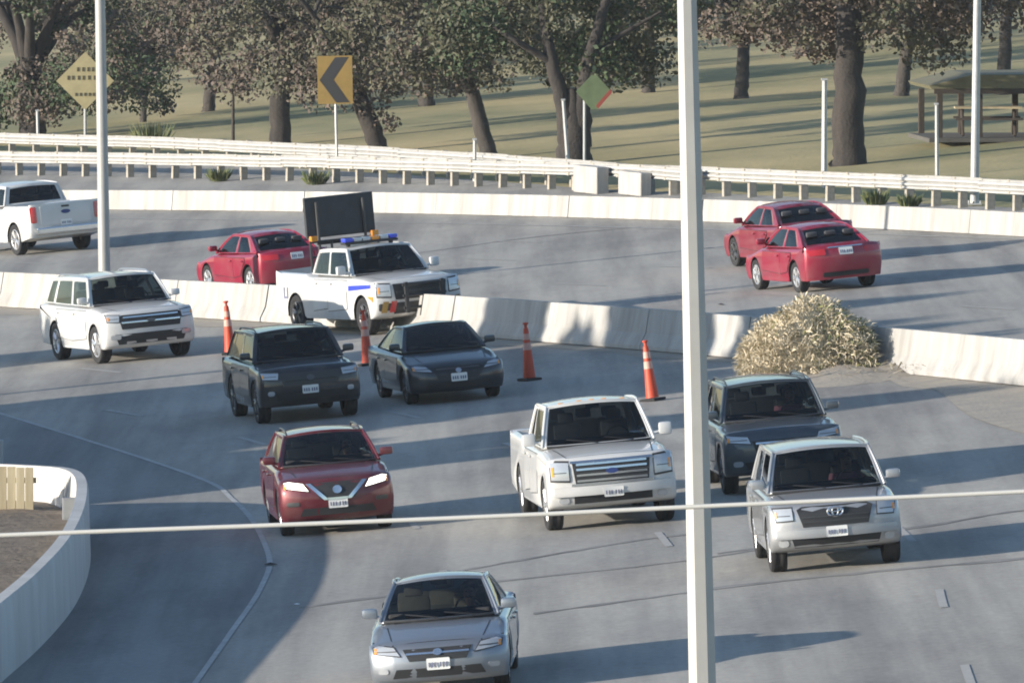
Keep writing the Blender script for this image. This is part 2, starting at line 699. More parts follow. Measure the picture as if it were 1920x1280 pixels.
# white end block where both rails meet
c = G(1108, 362, HP)
bm = bmesh.new()
yaw = Matrix.Rotation(rad(112), 4, 'Z')
box(bm, (0, 0, .35), (1.6, .34, .70), yaw, .03)
blk = finish('end_block', bm, 'concrete_white')
blk.location = c
tag(blk, 'pale concrete end block where the two guardrails meet', 'concrete block')
c = G(1190, 366, HP)
bm = bmesh.new()
box(bm, (0, 0, .30), (1.5, .3, .60), yaw, .03)
blk = finish('end_block', bm, 'concrete_white')
blk.location = c
tag(blk, 'lower concrete end block beside the tall foreground pole, below the guardrail', 'concrete block')


# ------------------------------------------------------------------ poles and cable
def oct_pole(name, base, top, r0, r1, m, label, seg=8, cat='light pole', plate=True, group=None):
    root = empty(name, base)
    tag(root, label, cat, group)
    bm = bmesh.new()
    d = Vector(top) - Vector(base)
    a0 = pi / 8
    rings = []
    for t in (0, .25, .5, .75, 1):
        rings.append([bm.verts.new(d * t + Vector((cos(a0 + 2 * pi * k / seg), sin(a0 + 2 * pi * k / seg), 0)) * (r0 + (r1 - r0) * t)) for k in range(seg)])
    for i in range(4):
        for k in range(seg):
            bm.faces.new((rings[i][k], rings[i][(k + 1) % seg], rings[i + 1][(k + 1) % seg], rings[i + 1][k]))
    bm.faces.new(rings[-1])
    finish('shaft', bm, m, root, 60 if seg > 10 else None)
    if plate:
        bm = bmesh.new()
        box(bm, (0, 0, .02), (r0 * 3.2, r0 * 3.2, .04), bev=.008)
        for sx in (-1, 1):
            for sy in (-1, 1):
                tube(bm, [(sx * r0 * 1.3, sy * r0 * 1.3, .03), (sx * r0 * 1.3, sy * r0 * 1.3, .10)], .018, 6)
        finish('base_plate', bm, 'galvanised', root)
    return root


p0, p1 = at(1288, 0, 91), at(1317, 1280, 91)
dv = (p0 - p1) / (p0.z - p1.z)
zb = bank(p1.x)
oct_pole('light_pole', p1 + dv * (zb - p1.z), p0 + dv * 3.2, .152, .070, 'pole_paint', 'thick pale pole standing upright across the whole foreground')
pm_ = min(fitline(med_px, 165, 300, 1500), key=lambda p: abs(p.x - at(197, 500, p.y).x))
b0 = Vector((pm_.x, pm_.y, pm_.z + .81))
oct_pole('light_pole', b0, at(185, -160, pm_.y), .140, .110, 'pole_paint', 'slim pale pole standing on median barrier behind white SUV', 16)
g = G(1827, 384, HP)
oct_pole('light_pole', g, at(1834, -120, g.y), .105, .085, 'galvanised', 'thin pale pole beyond guardrail, in front of park shelter', 12)

bm = bmesh.new()
cp = [at(x, y, 88) for x, y in ((-3200, 1106), (-1000, 1046), (0, 1003), (540, 983), (960, 966), (1290, 950), (1920, 921), (3000, 868), (5200, 745))]
tube(bm, spline(cp, 6), .019, 8)
tag(finish('overhead_cable', bm, 'cable_white', None, 60), 'pale overhead cable stretched across the foreground', 'cable')


# ------------------------------------------------------------------ signs
def sign_post(root, h, m='galvanised', r=.035):
    bm = bmesh.new()
    tube(bm, [(0, .03, 0), (0, .03, h)], r, 8)
    finish('post', bm, m, root)


def sign(name, base, label, cat, rz):
    r = empty(name, base)
    r.rotation_euler = (0, 0, rz)
    return tag(r, label, cat)


# faded diamond
b = G(160, 292, HP)
ctr = at(158, 152, b.y)
hz = ctr.z - b.z
sg = sign('warning_sign', b, 'faded yellow diamond warning sign with dark lettering behind left pole', 'road sign', rad(8))
sign_post(sg, hz + .8, 'galvanised', .045)
bm = bmesh.new()
hd = .90
prism(bm, [(0, hz - hd), (hd, hz), (0, hz + hd), (-hd, hz)], -.02, 0, 'y')
finish('panel', bm, 'sign_faded', sg)
for row, (zz, xs) in enumerate(((.36, (-.22, -.06, .10, .24)), (.10, (-.52, -.38, -.20, -.05, .12, .30, .46)), (-.42, (-.28, -.14, .0, .14, .27)))):
    for x in xs:
        bm = bmesh.new()
        box(bm, (x, -.026, hz + zz), (.075, .006, .13 if row < 2 else .10))
        finish('letter', bm, 'sign_letter', sg)

# chevron
b = G(632, 326, HP)
ctr = at(636, 150, b.y)
hz = ctr.z - b.z
sg = sign('chevron_sign', b, 'yellow sign with black chevron pointing left, below the oak branches', 'road sign', rad(-6))
sg.rotation_euler.y = rad(-1.2)
sign_post(sg, hz + .5, 'galvanised', .04)
bm = bmesh.new()
prism(bm, [(-.5, hz - .68), (.5, hz - .68), (.5, hz + .68), (-.5, hz + .68)], -.02, 0, 'y')
finish('panel', bm, 'sign_yellow', sg)
bm = bmesh.new()
prism(bm, [(-.44, hz), (.02, hz + .64), (.40, hz + .64), (-.04, hz), (.40, hz - .64), (.02, hz - .64)], -.028, -.021, 'y')
finish('chevron', bm, 'sign_black', sg)

# green panel with red edge
b = G(1096, 330, HP)
ctr = at(1113, 172, b.y)
hz = ctr.z - b.z
sg = sign('small_sign', b, 'green sign with red lower right edge on thin post by forked tree', 'road sign', rad(4))
sign_post(sg, hz + .1, 'galvanised', .04)
bm = bmesh.new()
cx = ctr.x - b.x
prism(bm, [(cx - .48, hz), (cx - .06, hz - .48), (cx + .08, hz - .48), (cx + .48, hz), (cx + .08, hz + .44), (cx - .06, hz + .44)], -.02, 0, 'y')
finish('panel', bm, 'sign_green', sg)
bm = bmesh.new()
prism(bm, [(cx + .12, hz - .46), (cx + .50, hz - .02), (cx + .44, hz + .06), (cx + .06, hz - .38)], -.03, -.021, 'y')
finish('red_edge', bm, 'sign_red', sg)

for (px, py, tx, ty, m_, r_, lab) in ((1066, 322, 1056, 188, 'galvanised', .05, 'thin pale post in front of forked tree trunk'),
                                     (437, 285, 437, 178, 'timber_dark', .05, 'thin dark post standing in the grass left of the straight trunk'),
                                     (890, 340, 890, 262, 'galvanised', .05, 'short pale post at rear guardrail by leaning tree'),
                                     (1545, 352, 1546, 150, 'galvanised', .07, 'pale post beside the thick straight trunk near park shelter'),
                                     (1757, 352, 1756, 196, 'galvanised', .045, 'thin pale post left of the park shelter'),
                                     (72, 292, 70, 208, 'galvanised', .05, 'short pale post behind rear guardrail at left edge')):
    b = G(px, py, HP)
    t_ = at(tx, ty, b.y)
    bm = bmesh.new()
    tube(bm, [(0, 0, 0), (t_ - b) * .5, t_ - b], [r_ * 1.1, r_, r_ * .9], 8)
    box(bm, t_ - b + Vector((0, 0, .01)), (r_ * 2.4, r_ * 2.4, .05), bev=.01)
    o = finish('marker_post', bm, m_)
    o.location = b
    tag(o, lab, 'post', 'thin posts along the park')

# scraps on the road
for i, (px, py, m_, w_, lab) in enumerate(((507, 1060, 'rubber', .22, 'small dark scrap of rubber lying by the curved edge line'), (557, 1133, 'reflective_white', .10, 'tiny pale scrap of litter right of the curved edge line'),
                                          (1352, 572, 'rubber', .16, 'small dark scrap on the far carriageway left of the dry brush'))):
    rng = random.Random(90 + i)
    bm = bmesh.new()
    bmesh.ops.create_icosphere(bm, subdivisions=1, radius=w_ / 2)
    for v in bm.verts:
        v.co = Vector((v.co.x * rng.uniform(.7, 1.3), v.co.y * rng.uniform(.8, 1.8), abs(v.co.z) * .5))
    o = finish('road_scrap', bm, m_)
    o.location = G(px, py)
    tag(o, lab, 'scrap', 'scraps on the road')

# ------------------------------------------------------------------ curved wall at lower left
wpx = [(-330, 1570), (-160, 1420), (0, 1278), (80, 1205), (140, 1130), (166, 1055), (152, 1005)]
wp = [G(*p) for p in wpx]
wp += [Vector((-8.0, 178.3, 0)), Vector((-9.4, 180.3, 0)), Vector((-12.5, 182.6, 0)), Vector((-17, 184.5, 0))]
wp = spline(wp, 8)
for p in wp:
    p.z = bank(p.x)
WALL = [(-.26, 0), (-.2, 1.08), (-.03, 1.08), (0, 1.0), (.03, 0)]
wr = empty('curved_wall', wp[30])
tag(wr, 'pale concrete wall curving round the planted corner beside the ramp', 'wall')
pts = resample(wp, .5)
k = 9
for i in range(0, len(pts) - 1, k):
    seg = [p - wr.location for p in pts[i:i + k + 1]]
    if len(seg) < 2:
        continue
    seg[-1] = seg[-1] - (seg[-1] - seg[-2]).normalized() * .012
    bm = bmesh.new()
    sweep(bm, seg, WALL)
    finish('wall_segment', bm, 'wall_white', wr, 30)
# soil inside the wall
bm = bmesh.new()
rows = []
for p in pts:
    d = Vector((-1, .12, 0))
    rows.append([bm.verts.new((p.x - .26 - q, p.y + .1 * q * 0, bank(p.x - q) + hh + random.uniform(-.04, .04))) for q, hh in ((0, .45), (.8, .55), (2, .6), (5, .7), (14, .9))])
for a, b in zip(rows, rows[1:]):
    for j in range(4):
        try:
            bm.faces.new((a[j], a[j + 1], b[j + 1], b[j]))
        except ValueError:
            pass
tag(finish('verge', bm, 'soil', None, 60), None, kind='structure')
# board fence inside the wall
fr = empty('board_fence', (-8.56, 175.0, bank(-8.6) + .48))
tag(fr, 'short fence of weathered tan boards inside the curved wall', 'fence')
for i in range(24):
    bm = bmesh.new()
    box(bm, (.62 - i * .148, i * .03 + random.uniform(-.01, .01), .36 + random.uniform(-.03, .02)), (.138, .03, 1.0), bev=.006)
    finish('board', bm, 'timber_pale', fr)
for z in (.05, .6):
    bm = bmesh.new()
    box(bm, (.62 - 11.5 * .148, 11.5 * .03 + .05, z), (3.6, .04, .09), Matrix.Rotation(-.2, 4, 'Z') if 0 else None)
    finish('cross_rail', bm, 'timber_pale', fr)
bx_ = empty('utility_box', G(131, 1045) + Vector((0, .3, .55)))
tag(bx_, 'small grey box fixed to the bend of the curved wall', 'utility box')
bm = bmesh.new()
box(bm, (0, -.02, .22), (.26, .16, .36), bev=.02)
finish('housing', bm, 'box_grey', bx_)
bm = bmesh.new()
box(bm, (0, -.108, .22), (.2, .012, .28), bev=.004)
finish('lid', bm, 'box_grey', bx_)
b = G(2, 892)
bm = bmesh.new()
box(bm, (-.1, 0, .33), (.28, .3, .66), bev=.03)
o = finish('bollard', bm, 'concrete_white')
o.location = b
tag(o, 'pale concrete block at the left edge above the curved wall', 'concrete block')


# ================================================================== TREES
def leaf_cloud(name, clusters, total, size, mats, seed, parent, flat=.8):
    """thousands of small leaf-shaped faces spread through clusters of a crown, as one mesh"""
    R_ = np.random.default_rng(seed)
    wgt = np.array([r ** 2 for _, r in clusters])
    cnt = np.maximum(20, (total * wgt / wgt.sum()).astype(int))
    idx = np.repeat(np.arange(len(clusters)), cnt)
    n = len(idx)
    C = np.array([tuple(c) for c, _ in clusters])[idx]
    rr = np.array([r for _, r in clusters])[idx][:, None]
    d = R_.normal(size=(n, 3))
    d /= np.linalg.norm(d, axis=1)[:, None]
    q = R_.random((n, 1)) ** .45
    P_ = C + d * q * rr * np.array([1, 1, flat])
    a = R_.normal(size=(n, 3))
    a /= np.linalg.norm(a, axis=1)[:, None]
    b = np.cross(a, R_.normal(size=(n, 3)))
    b /= np.linalg.norm(b, axis=1)[:, None]
    e = np.cross(a, b)
    sz = size * R_.lognormal(0, .38, (n, 1)).clip(.45, 1.7)
    V = np.stack([P_ + b * sz * .5, P_ + e * sz * .32, P_ - b * sz * .5, P_ - e * sz * .32], 1).reshape(-1, 3)
    me = bpy.data.meshes.new(name)
    me.vertices.add(4 * n)
    me.vertices.foreach_set('co', V.astype(np.float32).ravel())
    me.loops.add(4 * n)
    me.loops.foreach_set('vertex_index', np.arange(4 * n, dtype=np.int32))
    me.polygons.add(n)
    me.polygons.foreach_set('loop_start', np.arange(0, 4 * n, 4, dtype=np.int32))
    for k in mats:
        me.materials.append(MATS[k])
    # whole clumps share a tint, single leaves stray from it
    mi = R_.integers(0, len(mats), len(clusters))[idx]
    stray = R_.random(n) < .35
    mi[stray] = R_.integers(0, len(mats), stray.sum())
    me.polygons.foreach_set('material_index', mi.astype(np.int32))
    me.update()
    o = bpy.data.objects.new(name, me)
    COL.objects.link(o)
    o.parent = parent
    return o


def tree(name, base, label, limbs, clusters, leaf_n, size, mats, bark, seed, group='park trees beyond the guardrails', cat='tree'):
    """limbs: list of (points, radii) relative to the base; clusters: list of (centre, radius)"""
    rng = random.Random(seed)
    root = empty(name, base)
    tag(root, label, cat, group)
    bm = bmesh.new()
    for pts_, rr in limbs:
        sp_ = spline([Vector(p) for p in pts_], 5)
        m_ = len(sp_) - 1
        wob = [rr[0] + (rr[1] - rr[0]) * k / m_ for k in range(m_ + 1)]
        wob = [x * rng.uniform(.96, 1.05) for x in wob]
        if pts_[0][2] < 0:
            wob[0] *= 1.18
            wob[1] *= 1.04
        sp_ = [p + Vector((rng.gauss(0, .06), rng.gauss(0, .06), 0)) * x if 0 < k < m_ else p for k, (p, x) in enumerate(zip(sp_, wob))]
        tube(bm, sp_, wob, 10)
    finish('trunk', bm, bark, root, 50)
    leaf_cloud('crown', clusters, leaf_n, size, mats, seed, root)
    return root


def park_tree(px, py, label, lean, width, fork, spread, low, mats, bark, seed, leaf_n=7500, height=8.5, ncl=26, extra=()):
    """width: trunk diameter m; lean: sideways shift of the trunk top; fork: height of fork; low: height of lowest foliage"""
    rng = random.Random(seed)
    b = G(px, py, HP)
    r = width / 2
    fk = Vector((lean, rng.uniform(-.3, .3), fork))
    limbs = [([(0, 0, -.15), (lean * .12, 0, fork * .12), (lean * .5, 0, fork * .55), fk], (r * 1.18, r * .85))]
    tips = []
    for k in range(8):
        a = 2 * pi * k / 8 + rng.uniform(-.4, .4)
        rr = spread * rng.uniform(.45, .8)
        tip = fk + Vector((cos(a) * rr, sin(a) * rr, height * rng.uniform(.18, .55)))
        mid = fk.lerp(tip, .45) + Vector((rng.uniform(-.4, .4), rng.uniform(-.4, .4), .5))
        limbs.append(([fk - Vector((0, 0, .2)), mid, tip], (r * .52, r * .10)))
        tips.append(mid)
        tips.append(tip)
        t2 = mid + Vector((rng.uniform(-1.6, 1.6), rng.uniform(-1.6, 1.6), rng.uniform(-.2, 1.4)))
        limbs.append(([mid, (mid + t2) / 2 + Vector((0, 0, .2)), t2], (r * .24, r * .06)))
        tips.append(t2)
    cl = []
    for k in range(ncl):
        a, q = rng.uniform(0, 2 * pi), rng.random() ** .5 * spread
        z = low + rng.random() ** 1.3 * (height - low) * .75 + .25 * (q / spread) * rng.uniform(-1, 1)
        cl.append((fk * .6 + Vector((cos(a) * q, sin(a) * q * .8 + 1.2, z - fk.z * .6)), rng.choice((.35, .5, .7, .9, 1.25)) * rng.uniform(.85, 1.15)))
    for e_ in extra:
        cl.append(e_)
    return tree('park_tree', b, label, limbs, cl, int(leaf_n * 1.25), .125, mats, bark, seed)


OL, GR, BR = 'leaf_olive', 'leaf_green', 'leaf_brown'
park_tree(525, 272, 'straight dark trunk with spreading crown between chevron sign and thin dark post', .05, .62, 3.0, 4.4, 2.1, (OL, BR, BR), 'bark', 11, 15000, ncl=46)
park_tree(712, 285, 'crooked leaning tree with low limbs just right of the chevron sign', -.9, .55, 2.2, 4.2, 1.7, (BR, OL, BR), 'bark', 12, 15000, ncl=46,
          extra=((Vector((-.3, 0, 1.4)), .6), (Vector((.2, -.4, .9)), .45)))
park_tree(918, 296, 'tree whose grey-brown trunk leans left above the rear guardrail', -.75, .46, 2.6, 4.4, 2.5, (OL, BR, OL), 'bark_grey', 13, 15000, ncl=46)
# forked tree
b = G(1077, 308, HP)
lim = [([(0, 0, -.15), (0, 0, .7), (-.03, 0, 1.35), (-.06, 0, 2.1)], (.54, .14)),
       ([(-.14, 0, .5), (-.30, 0, 1.6), (-.62, 0, 2.8), (-.9, .2, 4.4)], (.30, .12)),
       ([(.14, 0, .5), (.22, 0, 1.7), (.42, 0, 2.9), (.9, .2, 4.6)], (.33, .12)),
       ([(.4, 0, 2.9), (1.2, .2, 3.5), (2.4, .3, 4.2)], (.12, .04)), ([(-.6, 0, 2.8), (-1.6, -.2, 3.4), (-2.6, 0, 4.0)], (.12, .04))]
rg = random.Random(5)
cl = [(Vector((rg.uniform(-3.6, 3.4), rg.uniform(-.3, 4.2), rg.uniform(2.7, 6.5))), rg.uniform(.6, 1.15)) for _ in range(48)]
tree('park_tree', b, 'dark tree with its trunk forked into a V beside the green sign', lim, cl, 25000, .125, (GR, OL, OL), 'bark', 14)
park_tree(1592, 308, 'thick straight dark trunk near the park shelter at right', 0, .80, 4.2, 4.2, 3.2, (BR, OL, BR), 'bark', 15, 22000, ncl=60, height=10)
park_tree(62, 262, 'big dark tree at the left edge behind the diamond sign', -.1, .85, 2.4, 4.6, 1.0, (GR, BR, BR), 'bark', 16, 18000, ncl=52,
          extra=((Vector((-.6, -.2, 1.6)), .9), (Vector((.6, -.3, 1.5)), .8), (Vector((-1.4, 0, .9)), .9), (Vector((.1, -.2, 2.2)), 1.0)))
park_tree(268, 228, 'small slender tree with loose low foliage right of the left pole', .1, .22, 1.4, 2.6, .8, (OL, BR, GR), 'bark_grey', 17, 4500, 5.0, 18)
# trees farther back, each with its own place
for i, (px, py, wd, sp, lo, ms, lab) in enumerate((
        (390, 208, .4, 5.0, 2.0, (BR, OL, BR), 'distant brownish tree seen left of the straight trunk'),
        (800, 196, .5, 5.2, 2.2, (OL, BR, OL), 'distant olive tree seen between the leaning trees'),
        (1215, 168, .4, 5.2, 2.6, (OL, GR, BR), 'distant tree just left of the tall foreground pole'),
        (1390, 178, .4, 5.0, 2.4, (BR, OL, BR), 'distant tree just right of the tall foreground pole'),
        (1690, 172, .4, 5.4, 2.6, (BR, OL, BR), 'distant brown tree above the park shelter'),
        (1880, 168, .4, 5.6, 2.4, (BR, GR, OL), 'distant tree behind the shelter at right edge'),
        (610, 150, .4, 5.6, 2.0, (BR, BR, OL), 'far brown tree above the chevron sign'),
        (150, 170, .4, 5.4, 2.0, (OL, BR, BR), 'far tree above the diamond sign'),
        (1010, 120, .4, 5.6, 1.8, (OL, OL, BR), 'far olive tree behind the forked tree'),
        (1500, 105, .4, 6.0, 1.6, (BR, OL, BR), 'far brown tree left of the thick straight trunk'),
        (1290, 70, .4, 6.5, 1.4, (OL, BR, BR), 'farthest tree, directly behind the tall foreground pole'),
        (1760, 90, .4, 6.0, 1.4, (BR, OL, OL), 'far tree above the roof of the park shelter'),
        (430, 95, .4, 6.0, 1.4, (BR, BR, OL), 'far brown tree at the top between the left pole and chevron sign'),
        (880, 80, .4, 6.0, 1.4, (BR, OL, BR), 'far brown tree at the top above the leaning trunk'),
        (1140, 60, .4, 6.0, 1.4, (OL, BR, OL), 'far tree at the top above the green sign'))):
    park_tree(px, py, lab, random.uniform(-.4, .4), wd, 2.4, sp, lo, ms, 'bark_grey', 30 + i, 9000, 7.0, 40)

# trees outside the left edge of the view; only their long shadows reach the road
UU = Vector((sv.x, sv.y, 0))


def side_tree(u, v, hgt, wid, label, seed, n=9000, low=.4):
    """u runs across the sunlight, v along it, both in metres from the camera's foot"""
    rng = random.Random(seed)
    nn = (1 + SUN_R ** 2) ** .5
    x_, d_ = (v - SUN_R * u) / nn, (u + SUN_R * v) / nn
    b = Vector((x_, d_, bank(x_)))
    lim = [([(0, 0, -.1), (0, 0, hgt * .3), (.2, 0, hgt * .75)], (.32, .08)),
           ([(0, 0, hgt * .6), (wid * .3, 0, hgt * .75), (wid * .6, .3, hgt * .85)], (.14, .04)),
           ([(0, 0, hgt * .6), (-wid * .3, 0, hgt * .7), (-wid * .6, .3, hgt * .82)], (.14, .04))]
    cl_ = []
    for k in range(46):
        h_ = low + .8 + (hgt + .4 - low - .8) * (k + rng.random()) / 46
        ww = wid * (1 - .25 * max(0, (h_ / hgt - .75) / .25))
        a = rng.uniform(0, 2 * pi)
        cl_.append((Vector((cos(a) * ww * rng.random() ** .5, sin(a) * ww * rng.random() ** .5, h_)), rng.uniform(.8, 1.25)))
    return tree('roadside_tree', b, label, lim, cl_, n, .62, (GR, OL), 'bark', seed, 'trees on the verge left of the road')


for i, (u_, v_, h_, w_) in enumerate(((187.6, 40, 8.6, 1.7), (190.2, 39, 9.2, 1.8), (193.4, 41, 9.9, 2.0), (196.6, 40, 10.7, 2.0), (199.6, 40, 10.7, 1.8), (202.0, 41, 9.0, 1.5),
                                      (185.9, 40, 7.0, 1.3), (183.6, 40, 5.6, 1.5), (181.2, 39, 6.0, 1.8), (178.0, 40, 8.8, 1.9), (175.6, 40, 6.2, 1.4), (219.3, 48, 6.3, 2.4))):
    side_tree(u_, v_, h_, w_, 'unseen leafy tree added outside the left edge to shade the median barrier', 70 + i)
# unseen high-crowned tree, added and shaped so its shadow only touches the median
for i, (u_, v_, h_, w_, lo) in enumerate(((207.3, 44, 10.5, 1.5, 7.9),)):
    side_tree(u_, v_, h_, w_, 'unseen leafy tree added outside the left edge to shade the median barrier', 90 + i, 7000, lo)

# ------------------------------------------------------------------ park shelter
b = G(1868, 262, HP)
sh = empty('park_shelter', b)
tag(sh, 'open park shelter with olive roof and dark posts at right edge', 'shelter')
sh.rotation_euler = (0, 0, rad(6))
sh.scale = (.9, .9, .88)
sc_ = 61
bm = bmesh.new()
prism(bm, [(-2.3, 1.72), (-2.2, 1.60), (5.6, 1.60), (5.7, 1.72), (4.4, 2.05), (-1.0, 2.05)], -1.9, 2.6, 'y')
finish('roof', bm, 'roof_olive', sh)
bm = bmesh.new()
box(bm, (1.7, -1.85, 1.55), (7.7, .12, .16))
finish('fascia', bm, 'timber_dark', sh)
for x in (-1.95, -.75, .9, 1.9, 2.8, 4.2, 5.3):
    for y in (-1.6, 2.2):
        bm = bmesh.new()
        box(bm, (x, y, .75), (.17, .17, 1.5), bev=.01)
        finish('post', bm, 'timber_dark', sh)
bm = bmesh.new()
box(bm, (1.7, .3, .06), (8, 4.4, .12))
finish('slab', bm, 'slab_dark', sh)
for x in (-.2, 2.6):
    t = empty('picnic_table', b + Matrix.Rotation(rad(6), 3, 'Z') @ Vector((x, .2, .12)))
    tag(t, 'dark picnic table under the %s half of the park shelter' % ('left' if x < 0 else 'right'), 'picnic table')
    bm = bmesh.new()
    box(bm, (0, 0, .74), (1.8, .75, .05))
    finish('tabletop', bm, 'timber_pale', t)
    for sy in (-.7, .7):
        bm = bmesh.new()
        box(bm, (0, sy, .45), (1.8, .28, .05))
        finish('bench', bm, 'timber_dark', t)
    for sx in (-.7, .7):
        bm = bmesh.new()
        tube(bm, [(sx, -.75, 0), (sx, -.1, .72)], .04, 6)
        tube(bm, [(sx, .75, 0), (sx, .1, .72)], .04, 6)
        finish('leg', bm, 'timber_dark', t)

# weeds by the wall and rails
for i, (px, py, h_, lab) in enumerate(((410, 340, .42, 'tuft of green weeds behind the low wall, left of the arrow board'), (592, 346, .45, 'tuft of green weeds behind the low wall above the arrow board'),
                                      (1642, 384, .40, 'tuft of green weeds under the guardrail above the red sedans'), (1705, 388, .35, 'small tuft of weeds under the guardrail near right edge'),
                                      (285, 272, .8, 'low leafy bush on the grass right of the left pole'), (760, 318, .6, 'low weeds behind the rear guardrail right of the crooked tree'))):
    rng = random.Random(200 + i)
    bm = bmesh.new()
    for k in range(170):
        a = rng.uniform(0, 2 * pi)
        r_ = rng.random() ** .5 * h_ * .6
        p = Vector((cos(a) * r_, sin(a) * r_, 0))
        t_ = p * 1.7 + Vector((0, 0, h_ * rng.uniform(.4, 1.0)))
        s_ = Vector((-sin(a), cos(a), 0)) * .011
        v = [bm.verts.new(x) for x in (p - s_, p + s_, p.lerp(t_, .6) + s_ * 1.6 + Vector((0, 0, .05)), t_)]
        bm.faces.new(v).material_index = k % 2
    o = finish('weed_tuft', bm, ['leaf_dry', GR])
    o.location = G(px, py, HP)
    tag(o, lab, 'weeds', 'weeds by the rails')

# ------------------------------------------------------------------ dry brush against the median
rng = random.Random(3)
b = G(1508, 706)
br = empty('dry_brush', b)
tag(br, 'big straw-coloured clump of dry brush against the median barrier', 'brush')
bm = bmesh.new()
mats_ = ['straw', 'straw', 'straw', 'leaf_dry']
for k in range(17000):
    while True:
        x, y, z = rng.uniform(-1.2, 1.32), rng.uniform(-1.2, 1.2), rng.random()
        top = 1.42 * (1 - ((x - .15) / 1.45) ** 2 * (1.0 if x < 0 else .9)) ** .6 * (1 - (y / 1.35) ** 2) ** .5 if abs(x - .15) < 1.45 else 0
        top *= 1 + .16 * sin(4.1 * x + 1.0) * cos(3.3 * y) + .10 * sin(9 * x + 5 * y)
        if z * 1.5 < top:
            break
    p = Vector((x, y, z * 1.5))
    out = Vector((x * .6, y * .8 - .25, .4)).normalized()
    d = (out + Vector((rng.gauss(0, .6), rng.gauss(0, .6), rng.gauss(-.15, .6)))).normalized()
    L_ = rng.uniform(.08, .26)
    side = d.cross(Vector((rng.gauss(0, 1), rng.gauss(0, 1), rng.gauss(0, 1)))).normalized() * rng.uniform(.005, .012)
    e = p + d * L_ - Vector((0, 0, L_ * L_ * .7))
    m_ = (p + e) / 2 + Vector((0, 0, .04))
    v = [bm.verts.new(q) for q in (p - side, p + side, m_ + side, e, m_ - side)]
    gcol = 3 if (x > .1 and rng.random() < .20) or rng.random() < .04 else rng.randrange(3)
    bm.faces.new(v).material_index = gcol
for k in range(420):
    a = rng.uniform(0, 2 * pi)
    q = rng.random() ** .5
    p = Vector((.15 + cos(a) * 1.0 * q, sin(a) * .9 * q, rng.uniform(.3, 1.0) * (1.25 - .7 * q)))
    d = Vector((cos(a) * .7 + rng.gauss(0, .3), sin(a) * .7 - .2, rng.uniform(.1, 1.0))).normalized()
    L_ = rng.uniform(.25, .62)
    sd_ = d.cross(Vector((.3, 1, .2))).normalized() * .007
    e = p + d * L_ - Vector((0, 0, L_ * .18))
    bm.faces.new([bm.verts.new(x) for x in (p - sd_, p + sd_, e + sd_ * .5, e - sd_ * .5)]).material_index = rng.randrange(4)
finish('stalks', bm, mats_, br)
bm = bmesh.new()
rings = lathe(bm, [(1.12, 0), (1.08, .3), (.95, .65), (.68, .95), (.3, 1.12), (.01, 1.16)], 22, 'z')
for v in bm.verts:
    f_ = 1 + .14 * sin(v.co.x * 5 + v.co.z * 7) * cos(v.co.y * 6 + 1.3)
    v.co = Vector((v.co.x * f_ * 1.05 + .08, v.co.y * f_ * .9, v.co.z * f_))
finish('matted_core', bm, 'straw', br, 60)
# soil and litter spilling to the right
bm = bmesh.new()
rows = []
for i in range(14):
    t = i / 13
    c_ = G(1440 + 290 * t, 716 - 22 * t + 8 * sin(3 * t))
    rows.append([bm.verts.new(c_ + Vector((rng.uniform(-.04, .04), q * (1.3 - .6 * t), hh * (1 - .35 * t) * rng.uniform(.6, 1.3)))) for q, hh in ((-1.6, .004), (-.8, .07), (0, .16), (1.0, .24), (2.4, .28))])
for a, c_ in zip(rows, rows[1:]):
    for j in range(4):
        bm.faces.new((a[j], a[j + 1], c_[j + 1], c_[j]))
tag(finish('soil_heap', bm, 'dust', None, 60), 'low heap of tan soil spilling from the dry brush along the barrier foot', 'soil heap')
bm = bmesh.new()
for k in range(420):
    t = rng.random()
    p = G(1440 + 330 * t, 712 - 16 * t) + Vector((rng.gauss(0, .2), rng.gauss(.4, 1.2), .12 + rng.random() * .12))
    d = Vector((rng.gauss(0, 1), rng.gauss(0, 1), rng.gauss(0, .25))).normalized() * rng.uniform(.08, .3)
    s_ = Vector((-d.y, d.x, 0)).normalized() * .015
    bm.faces.new([bm.verts.new(q) for q in (p - s_, p + s_, p + d + s_, p + d - s_)])
tag(finish('straw_litter', bm, 'straw'), 'scattered straw litter at the foot of the dry brush', kind='stuff')


# ------------------------------------------------------------------ cones
def make_cone():
    root = empty('traffic_cone')
    bm = bmesh.new()
    box(bm, (0, 0, .025), (.36, .36, .05), bev=.018)
    finish('base', bm, 'rubber', root)
    bm = bmesh.new()
    prof = [(.125, .06), (.118, .12), (.085, .55), (.055, .95), (.048, 1.02), (.03, 1.03), (.03, 1.09), (.055, 1.10), (.055, 1.13), (.0, 1.14)]
    lathe(bm, prof, 18, 'z')
    finish('body', bm, 'orange_plastic', root, 40)
    for z0, z1 in ((.60, .74), (.80, .92)):
        bm = bmesh.new()
        ra = lambda z: .125 - (z - .06) * (.07 / .89) + .004
        lathe(bm, [(ra(z0), z0), (ra(z1), z1)], 18, 'z')
        finish('reflective_band', bm, 'band_worn', root, 60)
    return root


def on_plane(o, pos, ang=0.0):
    n = Vector((-BANK, 0, 1)).normalized()
    f = Vector((sin(ang), -cos(ang), 0))
    f = (f - n * f.dot(n)).normalized()
    l_ = n.cross(f)
    R = Matrix((f, l_, n)).transposed()
    o.rotation_euler = R.to_euler()
    o.location = pos
    return R


